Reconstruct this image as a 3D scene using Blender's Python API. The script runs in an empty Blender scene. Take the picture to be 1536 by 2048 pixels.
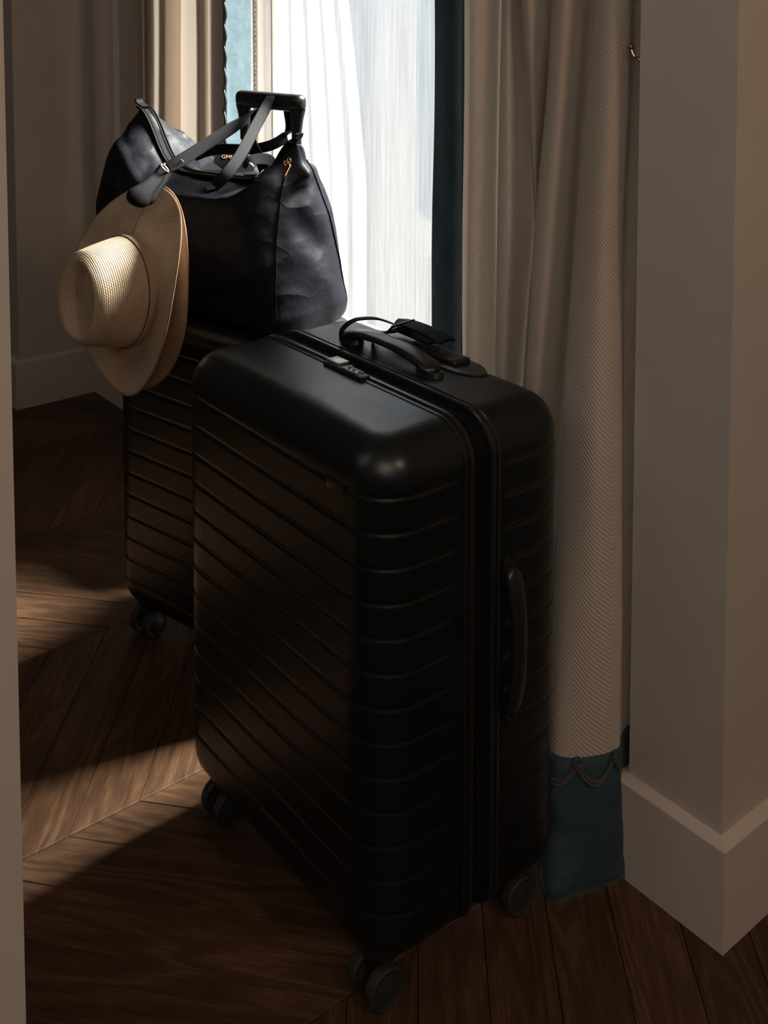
import bpy, bmesh, math, random
from math import sin, cos, pi, radians, sqrt, exp, atan2
from mathutils import Vector, Matrix, noise
random.seed(7)
sc = bpy.context.scene
COL = sc.collection

# ------------------------------------------------------------------ camera
# room frame: X towards the window wall, Y along it (deeper into the room), Z up; camera above the origin
F, PCY, PITCH, EYE, PCX, YAW = 2205.287, 136.25, 0.0662, 1.2658, 766.05, 0.6785
cam = bpy.data.cameras.new('camera')
camo = bpy.data.objects.new('camera', cam)
COL.objects.link(camo)
camo.location = (0, 0, EYE)
camo.rotation_euler = (pi / 2 - PITCH, 0, -YAW)
cam.sensor_fit = 'HORIZONTAL'
cam.sensor_width = 36.0
cam.lens = F / 1536 * 36
cam.shift_x = (768 - PCX) / 1536
cam.shift_y = -(1024 - PCY) / 1536
cam.clip_start = 0.05
sc.camera = camo

# ------------------------------------------------------------------ light and exposure
SKY = 0.78
SUN = 48.0
SUN_DIR = Vector((-1.0, 0.19, -0.95))       # the way the sunlight travels
LAMP_W = 7.5
HALL_W = 16.5
ROOM_W = 5.5
world = bpy.data.worlds.new('daylight')
sc.world = world
world.use_nodes = True
wn, wl = world.node_tree.nodes, world.node_tree.links
wn.clear()
wo = wn.new('ShaderNodeOutputWorld'); bg = wn.new('ShaderNodeBackground')
tc = wn.new('ShaderNodeTexCoord'); sx = wn.new('ShaderNodeSeparateXYZ'); cr = wn.new('ShaderNodeValToRGB')
wl.new(tc.outputs['Generated'], sx.inputs[0]); 
mr = wn.new('ShaderNodeMapRange'); mr.inputs[1].default_value = -1; mr.inputs[2].default_value = 1
wl.new(sx.outputs['Z'], mr.inputs[0]); wl.new(mr.outputs[0], cr.inputs[0])
cr.color_ramp.elements[0].position = 0.30; cr.color_ramp.elements[0].color = (0.80, 0.78, 0.76, 1)
cr.color_ramp.elements[1].position = 0.60; cr.color_ramp.elements[1].color = (0.78, 0.86, 1.0, 1)
wl.new(cr.outputs[0], bg.inputs[0]); bg.inputs[1].default_value = SKY
wl.new(bg.outputs[0], wo.inputs[0])
sun = bpy.data.lights.new('sun', 'SUN'); sun.energy = SUN; sun.angle = radians(24); sun.color = (1.0, 0.93, 0.84)
suno = bpy.data.objects.new('sun', sun); COL.objects.link(suno)
suno.rotation_euler = SUN_DIR.to_track_quat('-Z', 'Y').to_euler(); suno.location = (4, 1.5, 5)
pl = bpy.data.lights.new('window_portal', 'AREA'); pl.shape = 'RECTANGLE'; pl.size = 2.5; pl.size_y = 1.32
pl.cycles.is_portal = True
plo = bpy.data.objects.new('window_portal', pl); COL.objects.link(plo)
plo.location = (1.76, 1.96, 1.3); plo.rotation_euler = (0, pi / 2, 0)
lamp = bpy.data.lights.new('hall_lamp', 'AREA'); lamp.shape = 'DISK'; lamp.size = 0.30
lamp.energy = LAMP_W; lamp.color = (1.0, 0.66, 0.42)
lampo = bpy.data.objects.new('hall_lamp', lamp); COL.objects.link(lampo)
lampo.location = (0.75, -1.1, 2.25)
lampo.rotation_euler = (Vector((1.15, 0.9, 0.9)) - Vector((0.75, -1.1, 2.25))).to_track_quat('-Z', 'Y').to_euler()
hall = bpy.data.lights.new('hall_fill_light', 'AREA'); hall.shape = 'RECTANGLE'; hall.size = 1.6; hall.size_y = 1.2  # added fill behind the camera, brightens walls and curtains; no actual window there
hall.energy = HALL_W; hall.color = (1.0, 0.87, 0.76)
hallo = bpy.data.objects.new('hall_fill_light', hall); COL.objects.link(hallo)
hallo.location = (-0.9, -1.0, 2.35)
hallo.rotation_euler = (Vector((1.2, 0.9, 1.0)) - hallo.location).to_track_quat('-Z', 'Y').to_euler()
room = bpy.data.lights.new('room_fill_light', 'AREA'); room.shape = 'DISK'; room.size = 1.4  # added fill for the deep end of the room, not an actual ceiling lamp
room.energy = ROOM_W; room.color = (1.0, 0.90, 0.82)
roomo = bpy.data.objects.new('room_fill_light', room); COL.objects.link(roomo)
roomo.location = (-1.3, 1.7, 2.5)
roomo.rotation_euler = (Vector((0.9, 3.3, 0.9)) - roomo.location).to_track_quat('-Z', 'Y').to_euler()
sc.view_settings.view_transform = 'Standard'
sc.view_settings.look = 'None'
sc.view_settings.gamma = 1.0
sc.view_settings.use_curve_mapping = False
sc.view_settings.exposure = 0.0
sc.cycles.transparent_max_bounces = 16
sc.cycles.max_bounces = 10
sc.cycles.diffuse_bounces = 6

# ------------------------------------------------------------------ measuring helpers (pixel of the photograph -> point of the room)
def _ray(px, py):
    u = (px - PCX) / F; v = (py - PCY) / F
    x, y, z = u, cos(PITCH) - v * sin(PITCH), -sin(PITCH) - v * cos(PITCH)
    return Vector((x * cos(YAW) + y * sin(YAW), -x * sin(YAW) + y * cos(YAW), z))
EYEP = Vector((0, 0, EYE))
def at_plane(px, py, n, p0):
    r = _ray(px, py); n = Vector(n)
    return EYEP + r * ((Vector(p0) - EYEP).dot(n) / r.dot(n))
def atX(px, py, X): return at_plane(px, py, (1, 0, 0), (X, 0, 0))
def atY(px, py, Y): return at_plane(px, py, (0, 1, 0), (0, Y, 0))
def atZ(px, py, Z): return at_plane(px, py, (0, 0, 1), (0, 0, Z))
def proj(P):
    x = P[0] * cos(YAW) - P[1] * sin(YAW); y = P[0] * sin(YAW) + P[1] * cos(YAW); z = P[2] - EYE
    fw = y * cos(PITCH) - z * sin(PITCH); dn = -z * cos(PITCH) - y * sin(PITCH)
    return PCX + F * x / fw, PCY + F * dn / fw
def y_at(px, X, z):
    lo, hi = -0.5, 6.0
    for _ in range(40):
        m = (lo + hi) / 2
        if proj((X, m, z))[0] > px: lo = m
        else: hi = m
    return (lo + hi) / 2

# ------------------------------------------------------------------ materials
def new_mat(name):
    m = bpy.data.materials.new(name); m.use_nodes = True
    nt = m.node_tree; b = nt.nodes['Principled BSDF']
    return m, nt, b
def N(nt, t, **kw):
    n = nt.nodes.new(t)
    for k, v in kw.items():
        if k == 'op': n.operation = v
        else: setattr(n, k, v)
    return n
def L(nt, a, b): nt.links.new(a, b)
def mathn(nt, op, a, b=None, c=None):
    n = N(nt, 'ShaderNodeMath', op=op)
    for i, v in enumerate((a, b, c)):
        if v is None: continue
        if isinstance(v, (int, float)): n.inputs[i].default_value = v
        else: L(nt, v, n.inputs[i])
    return n.outputs[0]
def ramp(nt, fac, stops):
    r = N(nt, 'ShaderNodeValToRGB')
    while len(r.color_ramp.elements) < len(stops): r.color_ramp.elements.new(0.5)
    for e, (p, c) in zip(r.color_ramp.elements, stops):
        e.position = p; e.color = (*c, 1)
    L(nt, fac, r.inputs[0]); return r.outputs[0]
def bump(nt, b, h, strength, dist):
    n = N(nt, 'ShaderNodeBump'); n.inputs['Strength'].default_value = strength; n.inputs['Distance'].default_value = dist
    L(nt, h, n.inputs['Height']); L(nt, n.outputs[0], b.inputs['Normal']); return n
def noise_tex(nt, vec, scale, detail=3, rough=0.5):
    n = N(nt, 'ShaderNodeTexNoise'); n.inputs['Scale'].default_value = scale; n.inputs['Detail'].default_value = detail
    n.inputs['Roughness'].default_value = rough
    if vec is not None: L(nt, vec, n.inputs['Vector'])
    return n.outputs[0]
def simple(name, col, rough=0.5, metal=0.0, nscale=0, nstr=0.2, ndist=0.0004, spec=0.5, var=0.0):
    m, nt, b = new_mat(name)
    b.inputs['Base Color'].default_value = (*col, 1); b.inputs['Roughness'].default_value = rough
    b.inputs['Metallic'].default_value = metal; b.inputs['Specular IOR Level'].default_value = spec
    t = N(nt, 'ShaderNodeTexCoord')
    if nscale:
        bump(nt, b, noise_tex(nt, t.outputs['Object'], nscale, 2), nstr, ndist)
    if var:
        f = noise_tex(nt, t.outputs['Object'], 9, 4)
        L(nt, ramp(nt, f, [(0.3, tuple(c * (1 - var) for c in col)), (0.7, tuple(min(1, c * (1 + var)) for c in col))]), b.inputs['Base Color'])
    return m

M_WALL = simple('wall_paint', (0.52, 0.475, 0.43), 0.75, 0, 60, 0.25, 0.0006, 0.25, 0.03)
M_TRIM = simple('trim_paint', (0.60, 0.54, 0.49), 0.5, 0, 40, 0.15, 0.0005, 0.4, 0.03)
M_CEIL = simple('ceiling_paint', (0.62, 0.59, 0.55), 0.8, 0, 30, 0.1, 0.0005, 0.2, 0.02)
M_FRAME = simple('window_frame_paint', (0.76, 0.76, 0.76), 0.45, 0, 40, 0.1, 0.0004, 0.4, 0.05)
M_STONE = simple('sill_stone', (0.50, 0.47, 0.43), 0.8, 0, 25, 0.3, 0.001, 0.3, 0.1)
M_BLACK_PLASTIC = simple('black_plastic', (0.012, 0.013, 0.014), 0.32, 0, 300, 0.1, 0.0002)
M_RUBBER = simple('wheel_rubber', (0.022, 0.022, 0.023), 0.6, 0, 200, 0.1, 0.0002)
M_ZIP = simple('zipper_tape', (0.006, 0.006, 0.007), 0.75, 0, 900, 0.4, 0.0005, 0.12)
M_RIM = simple('shell_rim', (0.014, 0.015, 0.016), 0.28)
M_STEEL = simple('dark_steel', (0.10, 0.10, 0.10), 0.3, 1.0)
M_SILVER = simple('satin_silver', (0.45, 0.45, 0.44), 0.3, 0.8, 120, 0.1, 0.0002)
M_GOLD = simple('polished_gold', (0.75, 0.42, 0.20), 0.22, 1.0)
M_FOIL = simple('gold_foil', (0.85, 0.55, 0.30), 0.45, 0.25)
M_BRASS = simple('antique_brass', (0.42, 0.25, 0.13), 0.28, 1.0, 50, 0.1, 0.0003)
M_LEATHER = simple('black_leather', (0.007, 0.007, 0.009), 0.62, 0, 350, 0.3, 0.0003, 0.09)
M_BAND = simple('hat_ribbon', (0.40, 0.29, 0.21), 0.7, 0, 600, 0.4, 0.0003)
M_DARKLINE = simple('hat_stitching', (0.03, 0.022, 0.018), 0.8)

def shell_mat():
    m, nt, b = new_mat('matte_black_shell')
    t = N(nt, 'ShaderNodeTexCoord')
    f = noise_tex(nt, t.outputs['Object'], 8, 5)
    L(nt, ramp(nt, f, [(0.3, (0.0026, 0.0050, 0.0060)), (0.75, (0.0042, 0.0074, 0.0088))]), b.inputs['Base Color'])
    g = noise_tex(nt, t.outputs['Object'], 22, 6, 0.6)
    L(nt, mathn(nt, 'MULTIPLY_ADD', g, 0.14, 0.25), b.inputs['Roughness'])
    b.inputs['Specular IOR Level'].default_value = 0.50
    h = noise_tex(nt, t.outputs['Object'], 700, 2)
    bump(nt, b, h, 0.22, 0.0004)
    return m
M_SHELL = shell_mat()

def nylon_mat():
    m, nt, b = new_mat('black_nylon')
    b.inputs['Base Color'].default_value = (0.0085, 0.0095, 0.0135, 1)
    b.inputs['Roughness'].default_value = 0.50
    b.inputs['Specular IOR Level'].default_value = 0.11
    b.inputs['Specular Tint'].default_value = (0.85, 0.90, 1.0, 1)
    t = N(nt, 'ShaderNodeTexCoord')
    h1 = noise_tex(nt, t.outputs['Object'], 14, 4, 0.55)
    h2 = noise_tex(nt, t.outputs['Object'], 900, 1)
    mpn = N(nt, 'ShaderNodeMapping'); mpn.inputs['Scale'].default_value = (1.0, 1.0, 1.5); mpn.inputs['Rotation'].default_value = (0.4, 0.5, 0.0); L(nt, t.outputs['Object'], mpn.inputs[0])
    rg = noise_tex(nt, mpn.outputs[0], 6.5, 3, 0.45)
    rg = mathn(nt, 'POWER', mathn(nt, 'SUBTRACT', 1.0, mathn(nt, 'ABSOLUTE', mathn(nt, 'MULTIPLY_ADD', rg, 4.0, -2.0))), 3.0)
    rg = mathn(nt, 'MAXIMUM', rg, 0.0)
    hh = mathn(nt, 'MULTIPLY_ADD', rg, 0.55, mathn(nt, 'MULTIPLY_ADD', h2, 0.015, h1))
    bump(nt, b, hh, 0.40, 0.008)
    return m
M_NYLON = nylon_mat()

def wood_mat():
    m, nt, b = new_mat('oak_parquet')
    uv = N(nt, 'ShaderNodeUVMap'); oi = N(nt, 'ShaderNodeObjectInfo')
    rnd = oi.outputs['Random']
    off = N(nt, 'ShaderNodeCombineXYZ'); L(nt, mathn(nt, 'MULTIPLY', rnd, 37.0), off.inputs[0]); L(nt, mathn(nt, 'MULTIPLY', rnd, 91.0), off.inputs[1])
    add = N(nt, 'ShaderNodeVectorMath', op='ADD'); L(nt, uv.outputs[0], add.inputs[0]); L(nt, off.outputs[0], add.inputs[1])
    # flat-sawn figure: distorted bands stretched along the plank, fine pores, broad tone
    mp = N(nt, 'ShaderNodeMapping'); mp.inputs['Scale'].default_value = (1.3, 10, 1); L(nt, add.outputs[0], mp.inputs[0])
    fig = noise_tex(nt, mp.outputs[0], 1.0, 2, 0.5)
    ringf = mathn(nt, 'MULTIPLY_ADD', mathn(nt, 'SINE', mathn(nt, 'MULTIPLY', fig, 75.0)), 0.5, 0.5)
    mp2 = N(nt, 'ShaderNodeMapping'); mp2.inputs['Scale'].default_value = (26, 330, 1); L(nt, add.outputs[0], mp2.inputs[0])
    fine = noise_tex(nt, mp2.outputs[0], 1, 3, 0.65)
    mp3 = N(nt, 'ShaderNodeMapping'); mp3.inputs['Scale'].default_value = (3, 16, 1); L(nt, add.outputs[0], mp3.inputs[0])
    broad = noise_tex(nt, mp3.outputs[0], 1, 4, 0.6)
    f = mathn(nt, 'MULTIPLY_ADD', ringf, 0.14, mathn(nt, 'MULTIPLY', fine, 0.52))
    f = mathn(nt, 'MULTIPLY_ADD', broad, 0.34, f)
    col = ramp(nt, f, [(0.28, (0.040, 0.021, 0.0120)), (0.50, (0.077, 0.040, 0.022)), (0.72, (0.150, 0.083, 0.044))])
    hsv = N(nt, 'ShaderNodeHueSaturation'); L(nt, col, hsv.inputs['Color'])
    L(nt, mathn(nt, 'MULTIPLY_ADD', rnd, 0.35, 0.80), hsv.inputs['Value'])
    L(nt, hsv.outputs[0], b.inputs['Base Color'])
    L(nt, mathn(nt, 'MULTIPLY_ADD', fine, 0.22, 0.34), b.inputs['Roughness'])
    b.inputs['Specular IOR Level'].default_value = 0.22
    bump(nt, b, f, 0.35, 0.0012)
    return m
M_WOOD = wood_mat()

def linen_mat():
    m, nt, b = new_mat('herringbone_linen')
    uv = N(nt, 'ShaderNodeUVMap'); s = N(nt, 'ShaderNodeSeparateXYZ'); L(nt, uv.outputs[0], s.inputs[0])
    zig = mathn(nt, 'PINGPONG', s.outputs[0], 0.032)
    ph = mathn(nt, 'MULTIPLY_ADD', zig, 1.55, s.outputs[1])
    nz = noise_tex(nt, uv.outputs[0], 55, 3)
    ph = mathn(nt, 'MULTIPLY_ADD', nz, 0.0022, ph)
    st = mathn(nt, 'SINE', mathn(nt, 'MULTIPLY', ph, 2 * pi / 0.0068))
    st01 = mathn(nt, 'MULTIPLY_ADD', st, 0.5, 0.5)
    mp = N(nt, 'ShaderNodeMapping'); mp.inputs['Scale'].default_value = (300, 900, 1); L(nt, uv.outputs[0], mp.inputs[0])
    yarn = noise_tex(nt, mp.outputs[0], 1, 2)
    h = mathn(nt, 'MULTIPLY_ADD', yarn, 0.5, mathn(nt, 'MULTIPLY', st01, 0.8))
    L(nt, ramp(nt, h, [(0.15, (0.42, 0.35, 0.29)), (0.9, (0.62, 0.535, 0.455))]), b.inputs['Base Color'])
    b.inputs['Roughness'].default_value = 0.9; b.inputs['Specular IOR Level'].default_value = 0.1
    b.inputs['Sheen Weight'].default_value = 0.25; b.inputs['Sheen Roughness'].default_value = 0.5
    bump(nt, b, h, 0.65, 0.0016)
    tl = N(nt, 'ShaderNodeBsdfTranslucent'); tl.inputs[0].default_value = (0.62, 0.54, 0.46, 1)
    mx = N(nt, 'ShaderNodeMixShader'); mx.inputs[0].default_value = 0.13
    L(nt, b.outputs[0], mx.inputs[1]); L(nt, tl.outputs[0], mx.inputs[2]); L(nt, mx.outputs[0], nt.nodes['Material Output'].inputs[0])
    return m
M_LINEN = linen_mat()

def velvet_mat():
    m, nt, b = new_mat('teal_velvet')
    t = N(nt, 'ShaderNodeTexCoord')
    f = noise_tex(nt, t.outputs['Object'], 18, 5, 0.6)
    L(nt, ramp(nt, f, [(0.3, (0.028, 0.052, 0.066)), (0.7, (0.045, 0.082, 0.104))]), b.inputs['Base Color'])
    b.inputs['Roughness'].default_value = 0.7; b.inputs['Specular IOR Level'].default_value = 0.15
    b.inputs['Sheen Weight'].default_value = 0.12; b.inputs['Sheen Roughness'].default_value = 0.4
    b.inputs['Sheen Tint'].default_value = (0.8, 0.85, 0.85, 1)
    mp = N(nt, 'ShaderNodeMapping'); mp.inputs['Scale'].default_value = (6, 6, 14); L(nt, t.outputs['Object'], mp.inputs[0])
    h = noise_tex(nt, mp.outputs[0], 1.5, 4)
    bump(nt, b, h, 0.6, 0.012)
    return m
M_VELVET = velvet_mat()
M_CORD = simple('cord_trim', (0.055, 0.065, 0.065), 0.8, 0, 500, 0.6, 0.001)
M_CORD2 = simple('cord_edge', (0.11, 0.085, 0.065), 0.8, 0, 500, 0.6, 0.001)

def sheer_mat(name, transp, col):
    m = bpy.data.materials.new(name); m.use_nodes = True; nt = m.node_tree; nt.nodes.clear()
    o = N(nt, 'ShaderNodeOutputMaterial'); tr = N(nt, 'ShaderNodeBsdfTransparent'); tl = N(nt, 'ShaderNodeBsdfTranslucent')
    df = N(nt, 'ShaderNodeBsdfDiffuse'); m1 = N(nt, 'ShaderNodeMixShader'); m2 = N(nt, 'ShaderNodeMixShader')
    uv = N(nt, 'ShaderNodeUVMap'); mp = N(nt, 'ShaderNodeMapping'); mp.inputs['Scale'].default_value = (120, 4, 1)
    L(nt, uv.outputs[0], mp.inputs[0]); f = noise_tex(nt, mp.outputs[0], 1, 2)
    tl.inputs[0].default_value = (*col, 1); df.inputs[0].default_value = (*col, 1)
    m1.inputs[0].default_value = 0.35; L(nt, tl.outputs[0], m1.inputs[1]); L(nt, df.outputs[0], m1.inputs[2])
    L(nt, mathn(nt, 'MULTIPLY_ADD', f, -0.10, 1.05 - transp), m2.inputs[0])
    L(nt, tr.outputs[0], m2.inputs[1]); L(nt, m1.outputs[0], m2.inputs[2]); L(nt, m2.outputs[0], o.inputs[0])
    return m
M_SHEER = sheer_mat('white_voile', 0.915, (0.86, 0.88, 0.90))
M_SHEER2 = sheer_mat('fine_voile', 0.965, (0.86, 0.88, 0.90))

def glass_mat():
    m = bpy.data.materials.new('window_glass'); m.use_nodes = True; nt = m.node_tree; nt.nodes.clear()
    o = N(nt, 'ShaderNodeOutputMaterial'); tr = N(nt, 'ShaderNodeBsdfTransparent'); gl = N(nt, 'ShaderNodeBsdfGlossy')
    fr = N(nt, 'ShaderNodeFresnel'); fr.inputs[0].default_value = 1.45; mx = N(nt, 'ShaderNodeMixShader')
    tr.inputs[0].default_value = (0.93, 0.95, 0.95, 1); gl.inputs['Roughness'].default_value = 0.02
    mx.inputs[0].default_value = 0.04; L(nt, tr.outputs[0], mx.inputs[1]); L(nt, gl.outputs[0], mx.inputs[2]); L(nt, mx.outputs[0], o.inputs[0])
    return m
M_GLASS = glass_mat()

def straw_mat(name, c0, c1):
    m, nt, b = new_mat(name)
    uv = N(nt, 'ShaderNodeUVMap'); s = N(nt, 'ShaderNodeSeparateXYZ'); L(nt, uv.outputs[0], s.inputs[0])
    row = 0.0040
    r = mathn(nt, 'DIVIDE', s.outputs[1], row)
    fr = mathn(nt, 'FRACT', r); fl = mathn(nt, 'FLOOR', r)
    sr = mathn(nt, 'SINE', mathn(nt, 'MULTIPLY', fr, pi))
    cu = mathn(nt, 'MULTIPLY_ADD', fl, 0.5, mathn(nt, 'DIVIDE', s.outputs[0], 0.0056))
    sc_ = mathn(nt, 'ABSOLUTE', mathn(nt, 'SINE', mathn(nt, 'MULTIPLY', cu, pi)))
    h = mathn(nt, 'MULTIPLY', sr, mathn(nt, 'MULTIPLY_ADD', sc_, 0.6, 0.4))
    t = N(nt, 'ShaderNodeTexCoord'); nz = noise_tex(nt, t.outputs['Object'], 25, 4)
    f = mathn(nt, 'MULTIPLY_ADD', nz, 0.5, mathn(nt, 'MULTIPLY', h, 0.55))
    L(nt, ramp(nt, f, [(0.2, c0), (0.75, c1)]), b.inputs['Base Color'])
    b.inputs['Roughness'].default_value = 0.55; b.inputs['Specular IOR Level'].default_value = 0.35
    bump(nt, b, h, 0.8, 0.0012)
    return m
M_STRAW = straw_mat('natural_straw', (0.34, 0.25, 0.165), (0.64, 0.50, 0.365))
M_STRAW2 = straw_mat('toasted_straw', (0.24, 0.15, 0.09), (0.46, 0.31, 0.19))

# ------------------------------------------------------------------ mesh helpers
WM = {}
class G:
    def __init__(s): s.v = []; s.f = []; s.uv = {}
    def add(s, vs, fs, uvs=None):
        n = len(s.v); s.v += [Vector(p) for p in vs]
        for f in fs:
            s.f.append([i + n for i in f])
        if uvs:
            for i, c in enumerate(uvs): s.uv[n + i] = c
        return s
    def box(s, x0, x1, y0, y1, z0, z1, bev=0.0, seg=2):
        bm = bmesh.new(); bmesh.ops.create_cube(bm, size=1)
        for v in bm.verts:
            v.co = Vector(((x0 + x1) / 2 + v.co.x * (x1 - x0), (y0 + y1) / 2 + v.co.y * (y1 - y0), (z0 + z1) / 2 + v.co.z * (z1 - z0)))
        if bev: bmesh.ops.bevel(bm, geom=bm.edges[:], offset=bev, segments=seg, profile=0.5, affect='EDGES')
        s.from_bm(bm); return s
    def from_bm(s, bm):
        bm.verts.index_update()
        s.add([v.co.copy() for v in bm.verts], [[v.index for v in f.verts] for f in bm.faces]); bm.free()
    def tube(s, pts, r, n=8, closed=False, cap=True):
        pts = [Vector(p) for p in pts]; m = len(pts)
        rs = r if isinstance(r, (list, tuple)) else [r] * m
        vs = []; up = None
        for i, p in enumerate(pts):
            if closed: t = pts[(i + 1) % m] - pts[i - 1]
            else: t = pts[min(i + 1, m - 1)] - pts[max(i - 1, 0)]
            t.normalize()
            if up is None: up = Vector((0, 0, 1)) if abs(t.z) < 0.9 else Vector((1, 0, 0))
            a = t.cross(up)
            if a.length < 1e-6: a = t.cross(Vector((0.3, 1, 0.2)))
            a.normalize(); up = a.cross(t).normalized()
            for k in range(n):
                q = 2 * pi * k / n; vs.append(p + (a * cos(q) + up * sin(q)) * rs[i])
        fs = []
        for i in range(m if closed else m - 1):
            j = (i + 1) % m
            for k in range(n):
                l = (k + 1) % n; fs.append((i * n + k, i * n + l, j * n + l, j * n + k))
        if cap and not closed: fs.append(tuple(range(n))[::-1]); fs.append(tuple((m - 1) * n + k for k in range(n)))
        return s.add(vs, fs)
    def sweep(s, pts, frames, prof, closed=False):
        # prof: list of (a,b) in the frame (A,B) of each point; closed outline
        n = len(prof); m = len(pts); vs = []
        for p, (A, B) in zip(pts, frames):
            for a, b in prof: vs.append(Vector(p) + A * a + B * b)
        fs = []
        for i in range(m if closed else m - 1):
            j = (i + 1) % m
            for k in range(n):
                l = (k + 1) % n; fs.append((i * n + k, i * n + l, j * n + l, j * n + k))
        if not closed: fs.append(tuple(range(n))[::-1]); fs.append(tuple((m - 1) * n + k for k in range(n)))
        return s.add(vs, fs)
    def ribbon(s, pts, wdirs, width, th=0.0028):
        pts = [Vector(p) for p in pts]; m = len(pts); fr = []
        for i in range(m):
            t = (pts[min(i + 1, m - 1)] - pts[max(i - 1, 0)]).normalized()
            w = Vector(wdirs[i]); w = (w - t * w.dot(t)).normalized()
            fr.append((w, w.cross(t).normalized()))
        h = width / 2; q = th / 2; e = th * 0.45
        return s.sweep(pts, fr, [(-h, -q + e), (-h + e, -q), (h - e, -q), (h, -q + e), (h, q - e), (h - e, q), (-h + e, q), (-h, q - e)])
    def lathe(s, prof, axis='z', c=(0, 0, 0), n=24):
        vs = []; fs = []; c = Vector(c); m = len(prof)
        for i in range(n):
            a = 2 * pi * i / n
            for r, h in prof:
                p = {'z': (r * cos(a), r * sin(a), h), 'y': (r * cos(a), h, r * sin(a)), 'x': (h, r * cos(a), r * sin(a))}[axis]
                vs.append(c + Vector(p))
        for i in range(n):
            j = (i + 1) % n
            for k in range(m - 1): fs.append((i * m + k, j * m + k, j * m + k + 1, i * m + k + 1))
        return s.add(vs, fs)
    def grid(s, rows, uvs=None, closed=False):
        n = len(rows[0]); m = len(rows); vs = [p for r in rows for p in r]
        fs = []
        for i in range(m - 1):
            for k in range(n if closed else n - 1):
                l = (k + 1) % n; fs.append((i * n + k, i * n + l, (i + 1) * n + l, (i + 1) * n + k))
        return s.add(vs, fs, [c for r in uvs for c in r] if uvs else None)
def mk(name, g, mat, parent=None, local=False, smooth=True, angle=35, origin=None, subsurf=0, solid=0.0, merge=0.0, flip=False):
    me = bpy.data.meshes.new(name)
    if parent is not None: W = WM[parent]
    elif origin is not None: W = Matrix.Translation(Vector(origin))
    else: W = Matrix.Identity(4)
    inv = W.inverted() if not local else Matrix.Identity(4)
    me.from_pydata([inv @ v for v in g.v], [], g.f)
    if g.uv:
        ul = me.uv_layers.new(name='UVMap')
        for lp in me.loops: ul.data[lp.index].uv = g.uv.get(lp.vertex_index, (0, 0))
    me.materials.append(mat)
    bm = bmesh.new(); bm.from_mesh(me)
    if merge: bmesh.ops.remove_doubles(bm, verts=bm.verts, dist=merge)
    if solid >= 0 and not solid: bmesh.ops.recalc_face_normals(bm, faces=bm.faces)
    bm.to_mesh(me); bm.free()
    if smooth:
        for p in me.polygons: p.use_smooth = True
        if angle and not subsurf: me.set_sharp_from_angle(angle=radians(angle))
    o = bpy.data.objects.new(name, me); COL.objects.link(o)
    if parent is not None: o.parent = parent; WM[o] = W
    else: o.location = W.to_translation(); WM[o] = W
    if solid > 0: md = o.modifiers.new('thickness', 'SOLIDIFY'); md.thickness = solid; md.offset = 0
    if subsurf: md = o.modifiers.new('smoothing', 'SUBSURF'); md.levels = subsurf; md.render_levels = subsurf
    return o
def empty(name, loc, rz=0.0, M=None):
    o = bpy.data.objects.new(name, None); COL.objects.link(o); o.empty_display_size = 0.05
    if M is not None: o.matrix_world = M; WM[o] = M.copy()
    else:
        o.location = loc; o.rotation_euler = (0, 0, rz); WM[o] = Matrix.Translation(Vector(loc)) @ Matrix.Rotation(rz, 4, 'Z')
    return o
def tag(o, label, cat, group=None):
    o['label'] = label; o['category'] = cat
    if group: o['group'] = group
    return o
def struct(o): o['kind'] = 'structure'; return o
def catmull(P, sub=6):
    P = [Vector(p) for p in P]; out = []
    for i in range(len(P) - 1):
        p0 = P[max(i - 1, 0)]; p1 = P[i]; p2 = P[i + 1]; p3 = P[min(i + 2, len(P) - 1)]
        for k in range(sub):
            t = k / sub
            out.append(0.5 * ((2 * p1) + (-p0 + p2) * t + (2 * p0 - 5 * p1 + 4 * p2 - p3) * t * t + (-p0 + 3 * p1 - 3 * p2 + p3) * t ** 3))
    out.append(P[-1]); return out

# ------------------------------------------------------------------ room shell
ZC = 2.75
WX = 1.465                       # inner face of the window wall
PY0, PY1 = 0.806, 0.9595          # partition the picture looks through
def sbox(name, *a, mat=M_WALL, bev=0.0, parent=None):
    g = G()
    for q in ([a] if not isinstance(a[0], (tuple, list)) else a): g.box(*q, bev=bev)
    o = mk(name, g, mat, parent=parent)
    return struct(o) if parent is None else o
floor = struct(mk('floor', G().box(-3.2, 2.6, -2.3, 5.2, -0.09, -0.011), M_STONE))
sbox('ceiling', -3.2, 2.6, -2.3, 5.2, ZC, ZC + 0.15, mat=M_CEIL)
sbox('wall_partition_right', 1.229, 2.4, PY0, PY1, 0, ZC)
sbox('wall_partition_left', -3.0, 0.285, PY0 - 0.018, PY1, 0, ZC)
sbox('wall_partition_lintel', 0.285, 1.229, PY0, PY1, 2.25, ZC)
OY0, OY1, OZ0, OZ1 = 1.30, 2.62, 0.10, 2.50       # window opening
sbox('wall_window', (WX, 1.765, PY1, OY0, 0, ZC), (WX, 1.765, OY1, 3.30, 0, ZC), (WX, 1.765, OY0, OY1, 0, OZ0), (WX, 1.765, OY0, OY1, OZ1, ZC))
sbox('wall_alcove', 1.212, 1.86, 3.281, 5.0, 0, ZC)
sbox('wall_far', -3.0, 1.212, 5.0, 5.15, 0, ZC)
sbox('wall_left', -3.15, -3.0, -2.2, 5.15, 0, ZC)
sbox('wall_hall_back', -3.0, 2.4, -2.2, -2.05, 0, ZC)
sbox('wall_hall_right', 2.4, 2.55, -2.2, PY1, 0, ZC)

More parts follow.
